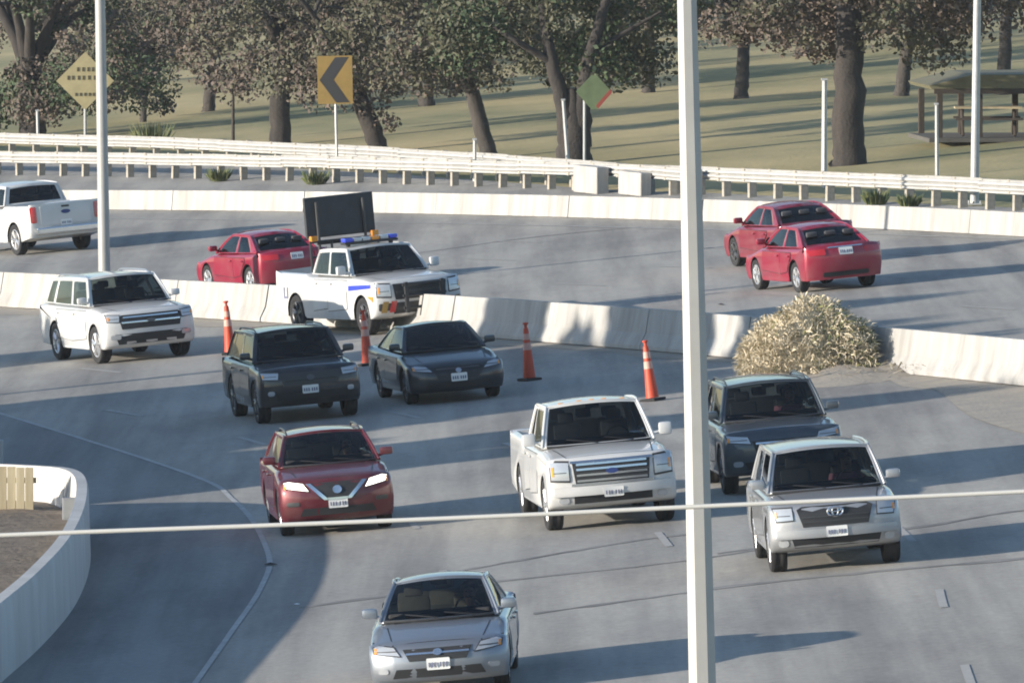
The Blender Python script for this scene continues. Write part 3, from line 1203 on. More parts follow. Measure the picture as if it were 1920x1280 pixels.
cone = make_cone()
for i, (px, py, lab, a) in enumerate(((432, 664, 'leftmost orange cone, between white SUV and black SUV', .02), (690, 685, 'second orange cone from left, beside the patrol truck front wheel', -.03),
                                      (993, 713, 'third orange cone from left, in shade by the median barrier', .02), (1224, 751, 'rightmost orange cone, just left of the tall foreground pole', -.06))):
    o = cone if i == 0 else copy_tree(cone)
    on_plane(o, G(px, py), .3 * i)
    o.rotation_euler.y += a
    tag(o, lab, 'traffic cone', 'orange cones closing the shoulder')


# ================================================================== VEHICLES
def spec(**k):
    d = dict(L=4.8, W=1.84, zb=.24, R=.335, fa=1.45, ra=-1.35, kf=.24, kr=.18, crown=.045,
             front=[(-.12, .22), (-.04, .29), (0, .44), (-.01, .58), (-.06, .67), (-.15, .74)],
             hood=[(-.40, .81), (-.80, .88), (-1.18, .95)],
             cowl=1.18, belt=.96, deck=[(-1.80, 1.00), (-2.28, 1.02)],
             rear=[(.05, .97), (.0, .80), (.03, .52), (.12, .26)],
             xa0=1.20, xa1=.32, xc1=-.92, xc0=-1.80, zr=1.40, yb=.80, yr=.60, rc=.05, rtop=.03,
             pillars=(.50, .56), bed=None, quarter=.86)
    d.update(k)
    return d


SEDAN = spec()
CROSS = spec(L=4.65, W=1.84, R=.36, fa=1.40, ra=-1.32, kf=.22, kr=.10,
             front=[(-.14, .24), (-.05, .33), (0, .52), (-.01, .72), (-.06, .84), (-.16, .92)],
             hood=[(-.40, .98), (-.75, 1.04), (-1.12, 1.09)], cowl=1.18, belt=1.08, deck=[(-2.05, 1.10), (-2.20, 1.10)],
             rear=[(.06, 1.06), (0, .85), (.02, .55), (.12, .30)],
             xa0=1.22, xa1=.42, xc1=-1.62, xc0=-2.12, zr=1.62, yb=.82, yr=.64, pillars=(.40, .45), quarter=.80)
BIGSUV = spec(L=5.1, W=2.0, R=.40, fa=1.60, ra=-1.36, kf=.12, kr=.07, zb=.30,
              front=[(-.16, .32), (-.06, .40), (0, .60), (0, .86), (-.03, 1.02), (-.10, 1.10)],
              hood=[(-.30, 1.14), (-.80, 1.18), (-1.25, 1.21)], cowl=1.28, belt=1.20, deck=[(-2.30, 1.22), (-2.45, 1.22)],
              rear=[(.04, 1.16), (0, .90), (.01, .60), (.10, .36)],
              xa0=1.32, xa1=.68, xc1=-2.10, xc0=-2.40, zr=1.80, yb=.90, yr=.74, pillars=(.34, .38), quarter=.74)
MIDSUV = spec(L=4.8, W=1.92, R=.39, fa=1.50, ra=-1.29, kf=.15, kr=.07, zb=.30,
              front=[(-.16, .32), (-.06, .40), (0, .58), (0, .80), (-.04, .95), (-.12, 1.03)],
              hood=[(-.32, 1.07), (-.75, 1.11), (-1.15, 1.14)], cowl=1.22, belt=1.13, deck=[(-2.20, 1.15), (-2.30, 1.15)],
              rear=[(.04, 1.10), (0, .85), (.01, .60), (.10, .36)],
              xa0=1.26, xa1=.64, xc1=-1.92, xc0=-2.24, zr=1.72, yb=.86, yr=.70, pillars=(.36, .40), quarter=.76)
PICKUP = spec(L=5.85, W=2.03, R=.41, fa=1.98, ra=-1.72, kf=.13, kr=.03, zb=.34,
              front=[(-.18, .38), (-.06, .44), (0, .60), (0, .92), (-.02, 1.08), (-.09, 1.16)],
              hood=[(-.30, 1.20), (-.85, 1.245), (-1.40, 1.27)], cowl=1.42, belt=1.26, deck=[(-1.02, 1.27), (-1.10, 1.32), (-2.86, 1.34)],
              rear=[(.02, 1.32), (0, .95), (.0, .62), (.06, .45)],
              xa0=1.46, xa1=.80, xc1=-.80, xc0=-.98, zr=1.86, yb=.90, yr=.73, pillars=(.52, .57), bed=(-1.16, -2.80, .88), quarter=.98)


def silhouette(s):
    """(x, z, arched z, tag) round the side view"""
    P = []
    zb, R, Ra, hl = s['zb'], s['R'], s['R'] + .07, s['L'] / 2
    rb = s['rear'][-1]
    P.append((-hl + rb[0], rb[1], rb[1], 'r'))
    for c in (s['ra'], s['fa']):
        P.append((c - Ra, zb, zb, 'b'))
        for k in range(1, 12):
            a = pi - pi * k / 12
            P.append((c + Ra * cos(a), zb, R + Ra * sin(a) * .97, 'a'))
        P.append((c + Ra, zb, zb, 'b'))
    for i, (dx, z) in enumerate(s['front']):
        P.append((hl + dx, z, z, 'f'))
    for dx, z in s['hood']:
        P.append((hl + dx, z, z, 't'))
    P.append((s['cowl'] - .25, s['belt'], s['belt'], 'i'))
    if s['bed']:
        b0, b1, zf = s['bed']
        P.append((s['deck'][0][0] + .15, s['belt'], s['belt'], 'i'))
        for x, z in s['deck'][:2]:
            P.append((x, z, z, 't'))
        P.append((b0, s['deck'][1][1], s['deck'][1][1], 't'))
        P.append((b0 - .01, s['deck'][1][1], s['deck'][1][1], 'd'))
        P.append((b1, s['deck'][2][1], s['deck'][2][1], 'd'))
        P.append((b1 - .01, s['deck'][2][1], s['deck'][2][1], 't'))
    else:
        for x, z in s['deck']:
            P.append((x, z, z, 't'))
    for dx, z in s['rear'][:-1]:
        P.append((-hl + dx, z, z, 'r'))
    return P


def body_mesh(s):
    P = silhouette(s)
    hw, hl = s['W'] / 2, s['L'] / 2
    # (y, arched, inset)
    st = [(0, 0, 0), (.35 * hw, 0, 0), (.62 * hw, 0, 0), (hw - .32, 0, 0), (hw - .315, 1, 0), (hw - .20, 1, 0), (hw - .10, 1, .006), (hw - .045, 1, .018), (hw - .015, 1, .036), (hw, 1, .07)]
    full = [(-y, a, i) for y, a, i in reversed(st[1:])] + st
    bm = bmesh.new()
    rows = []
    for y, arched, ins in full:
        q = abs(y) / hw
        row = []
        for x, z0, z1, t in P:
            z = z1 if arched else z0
            xx, yy = x, y
            ff = max(0, min(1, (x - s['fa'] * .55) / (hl - s['fa'] * .55)))
            fr = max(0, min(1, (-x + s['ra'] * .75) / (hl + s['ra'] * .75)))
            xx -= s['kf'] * ff ** 1.5 * q ** 2.8
            xx += s['kr'] * fr ** 1.5 * q ** 2.8
            if t in 'ti':
                z -= s['crown'] * q * q
                if not (s['bed'] and x < s['deck'][0][0] + .01):
                    z -= ins * 1.0
                else:
                    z -= ins * .35
            if t == 'd' and abs(y) < hw - .11:
                z = s['bed'][2]
            elif t == 'd':
                z -= s['crown'] * q * q + ins * .35
            if t == 'i' and not arched:
                z -= .02
            if t == 'f':
                xx -= ins * .9
                if z > .8 * s['belt']:
                    z -= ins * .5
            if t == 'r':
                xx += ins * .7
            if t == 'b' and z < s['R']:
                z += ins * .3
            yy *= 1 - .028 * max(0, (z - .62)) / .5 - .05 * max(0, (.42 - z)) / .3
            row.append(bm.verts.new((xx, yy, z)))
        rows.append(row)
    n = len(P)
    for a, b in zip(rows, rows[1:]):
        for k in range(n):
            k2 = (k + 1) % n
            f = bm.faces.new((a[k], a[k2], b[k2], b[k]))
            if 'a' in (P[k][3], P[k2][3]):
                f.material_index = 1
    caps = [bm.faces.new(rows[0]), bm.faces.new(rows[-1][::-1])]
    bmesh.ops.recalc_face_normals(bm, faces=bm.faces[:])
    for f in caps:
        for th, dp in ((.018, .007),):
            bmesh.ops.inset_region(bm, faces=[f], thickness=th, depth=dp, use_even_offset=False)
    return bm


def poly_cut(pts, cuts):
    bm = bmesh.new()
    bm.faces.new([bm.verts.new((a, b, 0)) for a, b in pts])
    bmesh.ops.triangulate(bm, faces=bm.faces[:])
    if cuts:
        bmesh.ops.subdivide_edges(bm, edges=bm.edges[:], cuts=cuts, use_grid_fill=True)
    return bm


def decal(bvh, pts, view, off=.006, thick=.02, cuts=2, hl=5):
    """a thin shell that follows the body, seen as polygon pts in front/rear (y,z) or side (x,z) view"""
    bm = poly_cut(pts, cuts)
    d = {'front': Vector((-1, 0, 0)), 'rear': Vector((1, 0, 0)), 'left': Vector((0, -1, 0)), 'right': Vector((0, 1, 0)), 'top': Vector((0, 0, -1))}[view]
    for v in bm.verts:
        a, b = v.co.x, v.co.y
        o = {'front': Vector((hl, a, b)), 'rear': Vector((-hl, a, b)), 'left': Vector((a, hl, b)), 'right': Vector((a, -hl, b)), 'top': Vector((a, b, hl))}[view]
        h = bvh.ray_cast(o, d)[0]
        if h is None:
            h = bvh.find_nearest(o + d * (hl - 1.0))[0]
            h = Vector((h.x if view in ('front', 'rear') else a, h.y if view in ('left', 'right') else (a if view in ('front', 'rear') else b), b if view != 'top' else h.z))
        v.co = h - d * off
    fs = bm.faces[:]
    r = bmesh.ops.extrude_face_region(bm, geom=fs)
    bmesh.ops.translate(bm, vec=-d * thick, verts=[g for g in r['geom'] if isinstance(g, bmesh.types.BMVert)])
    return bm


def rrect(cx, cz, w_, h_, r=.2):
    r *= min(w_, h_)
    out = []
    for sx, sz, a0 in ((1, 1, 0), (-1, 1, 90), (-1, -1, 180), (1, -1, 270)):
        for k in range(3):
            a = rad(a0 + 45 * k)
            out.append((cx + sx * (w_ / 2 - r) + r * cos(a), cz + sz * (h_ / 2 - r) + r * sin(a)))
    return out


def mir(p):
    return [(-a, b) for a, b in reversed(p)]


def patch(bm, fn, us, vs, keep, thick=0, nrm=1):
    V = {}

    def g(i, j):
        if (i, j) not in V:
            V[(i, j)] = bm.verts.new(fn(us[i], vs[j]))
        return V[(i, j)]
    for i in range(len(us) - 1):
        for j in range(len(vs) - 1):
            if keep((us[i] + us[i + 1]) / 2, (vs[j] + vs[j + 1]) / 2):
                bm.faces.new((g(i, j), g(i + 1, j), g(i + 1, j + 1), g(i, j + 1)))


def lin(a, b, n):
    return [a + (b - a) * k / n for k in range(n + 1)]


def lerp(a, b, t):
    return a + (b - a) * t


def cabin(s, root, pm, side_glass):
    xa0, xa1, xc1, xc0, zr, yb, yr, rc = (s[k] for k in ('xa0', 'xa1', 'xc1', 'xc0', 'zr', 'yb', 'yr', 'rc'))
    zc = s['belt'] - .01
    bf, bt = .20, .07     # bulge of windshield at bottom and top

    def ws(u, v):
        y = u * lerp(yb, yr, v)
        x = lerp(xa0, xa1, v) - lerp(bf, bt, v) * u * u
        z = lerp(zc, zr, v) + rc * (1 - u * u) * v + .03 * sin(pi * v)
        return Vector((x, y, z - .02 * (1 - v) * (1 - u * u) * 0))

    def rf(u, v):
        a, b = ws(u, 1), rw(u, 1)
        p = a.lerp(b, v)
        p.z += s['rtop'] * sin(pi * v) * (1 - .35 * u * u)
        return p

    def rw(u, v):
        y = u * lerp(yb - .02, yr - .01, v)
        x = lerp(xc0, xc1, v) + lerp(.10, .05, v) * u * u
        z = lerp(zc + .02, zr - .03, v) + rc * (1 - u * u) * v + .02 * sin(pi * v)
        return Vector((x, y, z))

    def sd(sgn):
        def f(u, v):
            a, b = ws(sgn, v), rw(sgn, v)
            p = a.lerp(b, u)
            p.z += s['rtop'] * .65 * sin(pi * u) * v
            p.y += sgn * .035 * sin(pi * u)
            return p
        return f
    fr = bmesh.new()
    wu = [-1, -.925] + lin(-.8, .8, 8) + [.925, 1]
    wv = [0, .05] + lin(.2, .8, 4) + [.94, 1]
    isw = lambda u, v: abs(u) < .925 and .05 < v < .94
    patch(fr, ws, wu, wv, lambda u, v: not isw(u, v))
    patch(fr, rf, lin(-1, 1, 12), lin(0, 1, 10), lambda u, v: True)
    ru = [-1, -.86] + lin(-.7, .7, 6) + [.86, 1]
    rv = [0, .10, .3, .5, .7, .86, 1]
    isr = lambda u, v: abs(u) < .86 and .10 < v < .86
    patch(fr, rw, ru, rv, lambda u, v: not isr(u, v))
    p0_, p1_ = s['pillars']
    q = s['quarter']
    su = sorted(set([0, .05] + lin(.12, p0_, 4) + lin(p1_, q, 4) + [min(q + .05, .985), 1]))
    svv = [0, .04, .3, .55, .78, .88, 1]

    def iss(u, v):
        if not (.04 < v < .88):
            return 0
        if .05 < u < p0_:
            return 1
        if p1_ < u < q:
            return 2
        if s['quarter'] < .85 and q + .05 < u < .96:
            return 3
        return 0
    if s['quarter'] < .85:
        su = sorted(set(su + [.96]))
    for sg_ in (1, -1):
        patch(fr, sd(sg_), su, svv, lambda u, v: not iss(u, v))
    bmesh.ops.remove_doubles(fr, verts=fr.verts[:], dist=.001)
    # rounded drip edge along pillars and roof
    for sg_ in (1, -1):
        path = [ws(sg_, v) for v in lin(0, 1, 5)] + [sd(sg_)(u, 1) for u in lin(.1, .9, 6)] + [rw(sg_, v) for v in lin(1, 0, 5)]
        tube(fr, path, .026, 7)
    path = [ws(u, 1) for u in lin(-1, 1, 10)]
    tube(fr, path, .018, 6)
    cab = finish('cabin_frame', fr, [pm], root, 48)
    m_ = cab.modifiers.new('thick', 'SOLIDIFY')
    m_.thickness = .02
    m_.offset = -1

    def pane(nm, fn, us, vs, keep, gm):
        bm = bmesh.new()
        patch(bm, fn, us, vs, keep)
        finish(nm, bm, gm, root, 60)
    pane('windshield', ws, wu, wv, isw, 'glass_clear')
    pane('rear_window', rw, ru, rv, isr, side_glass)
    for sg_ in (1, -1):
        for w_ in (1, 2, 3):
            if w_ == 3 and s['quarter'] >= .85:
                continue
            pane('side_window', sd(sg_), su, svv, lambda u, v, w_=w_: iss(u, v) == w_, side_glass if w_ > 1 else 'glass_clear')
    # interior
    bm = bmesh.new()
    box(bm, ((xa0 - .35 + xc0 + .12) / 2, 0, s['belt'] - .05 + .005), (xa0 - .35 - xc0 - .12, 2 * yb - .22, .06))
    box(bm, (xa0 - .42, 0, s['belt'] + .03), (.42, 2 * yb - .24, .12), bev=.03)
    finish('dashboard', bm, 'interior', root)
    rows = [(xa1 - .42, (-.38, .38))]
    if xc1 < -.5:
        rows.append((max(xc0 + .45, xa1 - 1.35), (-.42, 0, .42)))
    for x, ys in rows:
        for y in ys:
            bm = bmesh.new()
            hh = (zr - s['belt'])
            box(bm, (x - .04, y, s['belt'] + hh * .20), (.14, .44, hh * .55), Matrix.Rotation(-.18, 4, 'Y'), .05)
            box(bm, (x - .13, y, s['belt'] + hh * .63), (.10, .25, hh * .28), Matrix.Rotation(-.12, 4, 'Y'), .04)
            finish('seat', bm, s.get('seat', 'seat_cloth'), root, 50)
    bm = bmesh.new()
    t_ = [Vector((xa0 - .70 + .08 * sin(a), .38 + .18 * cos(a), s['belt'] + .05 + .17 * sin(a))) for a in lin(0, 2 * pi, 18)]
    tube(bm, t_, .014, 6, False)
    finish('steering_wheel', bm, 'interior', root)
    bm = bmesh.new()
    m1 = ws(0, .86)
    box(bm, m1 + Vector((-.07, 0, 0)), (.03, .22, .07), bev=.012)
    finish('inner_mirror', bm, 'interior', root)
    return ws, rf, rw, sd


WHEELS = {}


def wheel(root, pos, R, wd, rim, steer=0.0):
    e = empty('wheel', pos, root)
    e.rotation_euler = (0, random.uniform(0, 1), steer)
    sg_ = 1 if pos[1] > 0 else -1
    key = (R, wd, rim, sg_)
    if key not in WHEELS:
        bm = bmesh.new()
        h = wd / 2
        ri = R * .66
        prof = [(ri, -h * .82), (R * .80, -h), (R * .95, -h * .94), (R, -h * .68), (R, -h * .25), (R * .988, -h * .2), (R * .988, h * .2), (R, h * .25), (R, h * .68), (R * .95, h * .94), (R * .80, h), (ri, h * .82)]
        lathe(bm, prof, 30, 'y', True)
        t = finish('tyre', bm, 'rubber', None, 40)
        bm = bmesh.new()
        lathe(bm, [(ri + .004, h * .80 * sg_), (ri - .012, h * .86 * sg_), (ri - .03, h * .78 * sg_), (ri - .045, h * .2 * sg_), (.02, h * .15 * sg_)], 30, 'y')
        for k in range(5):
            a = 2 * pi * k / 5
            for da in (-.16, .16):
                c0 = Vector((cos(a + da * .5) * ri * .18, h * .62 * sg_, sin(a + da * .5) * ri * .18))
                c1 = Vector((cos(a + da) * (ri - .02), h * .74 * sg_, sin(a + da) * (ri - .02)))
                tube(bm, [c0, c1], [.034, .026], 5)
        tube(bm, [(0, h * .3 * sg_, 0), (0, h * .72 * sg_, 0)], [.075, .06], 12)
        r_ = finish('rim', bm, rim, None, 40)
        WHEELS[key] = (t.data, r_.data)
        t.parent = e
        r_.parent = e
        return
    for nm, d in zip(('tyre', 'rim'), WHEELS[key]):
        o = bpy.data.objects.new(nm, d)
        COL.objects.link(o)
        o.parent = e


def place(root, s, which, pix, ang):
    """which: (end, side) of the wheel whose tyre meets the ground at photo pixel pix; ang: heading from the camera's line"""
    wx = s['fa'] if which[0] == 'f' else s['ra']
    wy = (s['W'] / 2 - .13) * (1 if which[1] == 'l' else -1)
    P_ = G(*pix)
    R = on_plane(root, (0, 0, 0), ang)
    root.location = P_ - R @ Vector((wx, wy, 0))


def vehicle(name, s, colour, label, cat, where, ang, group, rim='alloy', side_glass='glass_tint', trim='dark_trim', flare=False, rails=False, mirror_m=None, steer=0.0):
    root = empty(name)
    tag(root, label, cat, group)
    place(root, s, where[0], where[1], ang)
    pm = MATS[colour]
    bm = body_mesh(s)
    bvh = BVHTree.FromBMesh(bm)
    body = finish('body', bm, [pm, MATS['black_plastic']], root, 52)
    hw, hl = s['W'] / 2, s['L'] / 2
    fns = cabin(s, root, pm, side_glass)
    for x, nm in ((s['fa'], 'f'), (s['ra'], 'r')):
        for sg_ in (1, -1):
            wheel(root, (x, sg_ * (hw - .13), s['R']), s['R'], .25 if s['R'] > .38 else .22, rim, steer if nm == 'f' else 0)
    # sills
    for sg_ in (1, -1):
        bm = bmesh.new()
        box(bm, ((s['fa'] + s['ra']) / 2, sg_ * (hw - .06), s['zb'] + .05), (s['fa'] - s['ra'] - 2 * s['R'] - .22, .10, .13), bev=.02)
        finish('sill', bm, trim if flare else colour, root)
        if flare:
            for c in (s['fa'], s['ra']):
                bm = bmesh.new()
                pts_ = [Vector((c + (s['R'] + .085) * cos(a), sg_ * (hw - .035), s['R'] + (s['R'] + .085) * sin(a) * .97)) for a in lin(-.1, pi + .1, 14)]
                tube(bm, pts_, .042, 6)
                finish('arch_trim', bm, trim, root, 50)
    # doors
    zb_, zt = s['zb'] + .16, s['belt'] - .10
    Ra = s['R'] + .10
    cuts_ = [(s['xa0'] - .28, lerp(s['xa0'], s['xc0'], sum(s['pillars']) / 2) - .0)]
    if s['quarter'] < 1:
        endx = s['xc0'] + .30 if s['bed'] else max(s['ra'] + .16, s['xc0'] + .25)
        cuts_.append((cuts_[0][1] - .012, endx))
    cuts_[0] = (min(cuts_[0][0], s['fa'] - Ra + .05), cuts_[0][1])
    for sg_, vw in ((1, 'left'), (-1, 'right')):
        for di, (xf, xb) in enumerate(cuts_):
            pl = [(xf, zb_ + .06), (xf, zt), (xb, zt), (xb, zb_)]
            if di == 1 and not s['bed'] and xb < s['ra'] + Ra:
                pl = [(xf, zb_), (xf, zt), (xb, zt), (xb, s['R'] + Ra * .9), (s['ra'] + Ra * .72, s['R'] + Ra * .72), (s['ra'] + Ra, zb_ + .05)]
            cxm, czm = sum(p[0] for p in pl) / len(pl), sum(p[1] for p in pl) / len(pl)
            big_ = [(p[0] + (.016 if p[0] > cxm else -.016), p[1] + (.014 if p[1] > czm else -.014)) for p in pl]
            dr = finish('door', decal(bvh, pl, vw, .004, .008, 1), colour, root, 30)
            finish('dark_line', decal(bvh, big_, vw, .001, .003, 1), 'black_plastic', dr)
            hx = xb + .16
            hy = [v for v in [bvh.ray_cast(Vector((hx, sg_ * 5, zt - .07)), Vector((0, -sg_, 0)))[0]]][0]
            if hy is not None:
                bm = bmesh.new()
                box(bm, (hx, hy.y + sg_ * .03, zt - .07), (.17, .035, .032), bev=.010)
                finish('handle', bm, colour if not flare else trim, dr)
        # mirror
        bm = bmesh.new()
        big = .17 if s['bed'] else .135
        mp = fns[0](sg_, .14)
        c = mp + Vector((-.02, sg_ * (.16 if not s['bed'] else .22), .05))
        box(bm, c, (.12, .21, big if not s['bed'] else .20), bev=.045)
        tube(bm, [mp + Vector((0, 0, -.02)), c + Vector((0, -sg_ * .04, -.04))], [.03, .025], 6)
        finish('mirror', bm, mirror_m or colour, root, 50)
    # hood shut lines
    hx0, hx1 = s['cowl'] - .10, hl - .20
    for sg_ in (1, -1):
        a, b = sg_ * (hw - .20), sg_ * (hw - .32)
        sl = [(hx0, a), (hx0, a - sg_ * .016), (hx1, b - sg_ * .016), (hx1, b)]
        finish('hood_seam', decal(bvh, sl, 'top', .0015, .002, 3), 'black_plastic', root)
    finish('hood_seam', decal(bvh, [(hx1 + .01, -hw + .32), (hx1 + .01, hw - .32), (hx1 - .006, hw - .32), (hx1 - .006, -hw + .32)], 'top', .0015, .002, 3), 'black_plastic', root)
    # wiper cowl
    bm = bmesh.new()
    pts_ = [fns[0](u, 0) + Vector((.03, 0, .012)) for u in lin(-.92, .92, 10)]
    tube(bm, pts_, .022, 6)
    finish('wiper_cowl', bm, 'black_plastic', root)
    for u0, u1 in ((.62, .10), (-.02, -.58)):
        bm = bmesh.new()
        tube(bm, [fns[0](lerp(u0, u1, t), .03 + .10 * t) + Vector((.018, 0, .014)) for t in lin(0, 1, 5)], .009, 5)
        finish('wiper', bm, 'black_plastic', root)
    if rails:
        for sg_ in (1, -1):
            bm = bmesh.new()
            pts_ = [fns[1](sg_ * .93, v) + Vector((0, 0, .055 if .1 < v < .9 else .0)) for v in lin(.06, .94, 8)]
            tube(bm, pts_, .017, 6)
            finish('roof_rail', bm, 'dark_trim' if rails == 1 else rails, root, 50)
    return root, bvh, fns


def part(root, bvh, nm, pts, view, m_, off=.004, thick=.012, cuts=2, parent=None):
    return finish(nm, decal(bvh, pts, view, off, thick, cuts), m_, parent or root, 40)


def plate(root, bvh, z, view='front', y=0.0):
    p = part(root, bvh, 'licence_plate', rrect(y, z, .31, .155, .1), view, 'plate_white', .02, .008, 0)
    bm = None
    sgn = 1 if view == 'front' else -1
    for k in range(6):
        part(root, bvh, 'plate_mark', rrect(y + (k - 2.5) * .042 + (.012 if k > 2 else -.012), z - .008, .024, .062, .1), view, 'plate_ink', .029, .003, 0, p)
    return p


def lamps(root, bvh, pts, view, m_, nm='headlight', **k):
    for q in (pts, mir(pts)):
        o = part(root, bvh, nm, q, view, m_, **k)
        if nm == 'headlight':
            cy, cz = sum(p[0] for p in q) / len(q), sum(p[1] for p in q) / len(q)
            part(root, bvh, 'bezel', [(cy + (p[0] - cy) * 1.10, cz + (p[1] - cz) * 1.22) for p in q], view, 'black_plastic', .002, .012, 2, o)
            zmin, zmax = min(p[1] for p in q), max(p[1] for p in q)
            ymin, ymax = min(p[0] for p in q), max(p[0] for p in q)
            part(root, bvh, 'divider', rrect((ymin + ymax) / 2, zmin + (zmax - zmin) * .42, (ymax - ymin) * .72, .012, .3), view, 'dark_trim', .025, .003, 1, o)
            ye = ymax - .03 if cy > 0 else ymin + .03
            part(root, bvh, 'turn_lamp', rrect(ye, cz, .035, (zmax - zmin) * .5, .3), view, 'lens_amber', .025, .003, 0, o)


def common_front(root, bvh, s, grille, head, low, head_m='lens_clear', grille_m='black_plastic', low_m='black_plastic'):
    g_ = part(root, bvh, 'grille', grille, 'front', grille_m, .003, .012)
    lamps(root, bvh, head, 'front', head_m, off=.004, thick=.02)
    part(root, bvh, 'lower_intake', low, 'front', low_m, .003, .010)
    return g_


def emblem(root, bvh, y, z, w_, h_, view, m_='chrome', off=.022):
    pts_ = [(y + w_ / 2 * cos(a), z + h_ / 2 * sin(a)) for a in lin(0, 2 * pi, 14)[:-1]]
    return part(root, bvh, 'emblem', pts_, view, m_, off, .012, 0)


paint('paint_white', (.55, .55, .54), 0)
paint('paint_silver', (.26, .285, .32), .75, .36)
paint('paint_silver_light', (.37, .38, .395), .6, .36)
paint('paint_black', (.012, .013, .016), 0)
paint('paint_blackblue', (.010, .016, .022), 0)
paint('paint_grey', (.065, .080, .095), .45)
paint('paint_maroon', (.115, .013, .020), .4)
paint('paint_red', (.27, .010, .034), .15)
paint('paint_red_deep', (.20, .009, .026), .15)
DRV = []
NEAR, FARG = 'vehicles driving towards the camera', 'vehicles driving away on the far carriageway'

# ---- 1 white SUV
s = dict(BIGSUV, zr=1.75)
r, bv, fn = vehicle('sport_utility_vehicle', s, 'paint_white', 'white full-size SUV with black grille, leftmost of the oncoming vehicles', 'SUV', (('f', 'r'), (192, 681)), rad(19), NEAR, 'alloy', 'glass_clear', rails='alloy', steer=.05)
g_ = common_front(r, bv, s, [(-.64, .72), (.64, .72), (.70, .98), (.62, 1.02), (-.62, 1.02), (-.70, .98)], [(.70, .88), (.94, .90), (.95, 1.04), (.68, 1.02)], [(-.72, .40), (.72, .40), (.80, .62), (-.80, .62)])
part(r, bv, 'grille_bar', rrect(0, .86, 1.30, .035), 'front', 'chrome', .016, .012, 1, g_)
part(r, bv, 'grille_bar', rrect(0, .97, 1.22, .03), 'front', 'chrome', .016, .012, 1, g_)
emblem(r, bv, 0, .88, .20, .08, 'front', 'alloy_dark', .03)
lamps(r, bv, rrect(.78, .56, .22, .10, .3), 'front', 'lens_clear', 'fog_lamp')
part(r, bv, 'skid_plate', rrect(0, .42, 1.1, .07), 'front', 'alloy', .004, .01, 1)

# ---- 2 black SUV
s = dict(MIDSUV, zr=1.63)
r, bv, fn = vehicle('sport_utility_vehicle', s, 'paint_black', 'black mid-size SUV with white front plate beside the black sedan', 'SUV', (('f', 'r'), (494, 793)), rad(10.5), NEAR, 'alloy_dark', 'glass_clear', rails=1)
g_ = common_front(r, bv, s, [(-.52, .70), (.52, .70), (.60, .94), (-.60, .94)], [(.62, .84), (.90, .86), (.92, .98), (.60, .96)], [(-.62, .44), (.62, .44), (.70, .58), (-.70, .58)], grille_m='dark_trim')
part(r, bv, 'grille_bar', rrect(0, .80, .98, .03), 'front', 'black_plastic', .016, .012, 1, g_)
emblem(r, bv, 0, .84, .15, .10, 'front', 'alloy_dark', .024)
plate(r, bv, .62, 'front', -.02)
lamps(r, bv, rrect(.76, .58, .13, .09, .4), 'front', 'lens_clear', 'fog_lamp')

# ---- 3 black sedan
s = dict(SEDAN, zr=1.38)
r, bv, fn = vehicle('sedan', s, 'paint_blackblue', 'black sedan in shade in front of the patrol truck, with white plate', 'sedan', (('f', 'r'), (772, 757)), rad(11), NEAR, 'alloy_dark', 'glass_clear')
g_ = common_front(r, bv, s, [(-.40, .46), (.40, .46), (.50, .66), (.42, .70), (-.42, .70), (-.50, .66)], [(.50, .62), (.84, .66), (.86, .76), (.60, .72)], [(-.66, .30), (.66, .30), (.60, .40), (-.60, .40)])
part(r, bv, 'grille_bar', rrect(0, .66, .84, .025), 'front', 'alloy_dark', .016, .01, 1, g_)
emblem(r, bv, 0, .62, .11, .09, 'front', 'alloy', .02)
plate(r, bv, .49)

# ---- 4 maroon crossover
s = dict(CROSS, zr=1.52)
r, bv, fn = vehicle('crossover', s, 'paint_maroon', 'maroon crossover with lit headlights and V-shaped chrome grille', 'crossover', (('f', 'r'), (540, 1003)), rad(5.5), NEAR, 'alloy', 'glass_tint', rails=1)
g_ = common_front(r, bv, s, [(-.28, .60), (.28, .60), (.46, .86), (-.46, .86)], [(.46, .74), (.80, .80), (.86, .92), (.54, .86)], [(-.62, .34), (.62, .34), (.56, .46), (-.56, .46)], head_m='lens_lit')
for sg_ in (1, -1):
    part(r, bv, 'chrome_v', [(sg_ * .14, .58), (sg_ * .22, .58), (sg_ * .50, .86), (sg_ * .42, .86)] if sg_ > 0 else [(-.42, .86), (-.50, .86), (-.22, .58), (-.14, .58)], 'front', 'chrome', .016, .014, 1, g_)
part(r, bv, 'chrome_v', rrect(0, .595, .34, .04), 'front', 'chrome', .016, .014, 1, g_)
emblem(r, bv, 0, .74, .15, .13, 'front', 'chrome', .02)
plate(r, bv, .52)
lamps(r, bv, rrect(.72, .54, .20, .07, .3), 'front', 'dark_trim', 'fog_lamp')

DRV.append((r, s, 'shirt_white', 'person in white top driving the maroon crossover'))

# ---- 5 white pickup
s = dict(PICKUP)
r, bv, fn = vehicle('pickup_truck', s, 'paint_white', 'white pickup with wide barred chrome grille, just left of the tall pole', 'pickup truck', (('f', 'r'), (1040, 993)), rad(6), NEAR, 'alloy', 'glass_tint', steer=.03)
g_ = common_front(r, bv, s, [(-.58, .74), (.58, .74), (.62, 1.10), (-.62, 1.10)], [(.68, .82), (.96, .84), (.96, 1.12), (.68, 1.10)], [(-.62, .44), (.62, .44), (.62, .56), (-.62, .56)])
for z in (.80, .89, .98, 1.06):
    part(r, bv, 'grille_bar', rrect(0, z, 1.12, .034), 'front', 'chrome', .016, .016, 1, g_)
for a, b in ((.74, -1), (1.10, 1)):
    part(r, bv, 'grille_surround', rrect(0, a, 1.30, .04), 'front', 'chrome', .014, .02, 1, g_)
emblem(r, bv, 0, .93, .20, .085, 'front', 'badge_blue', .036)
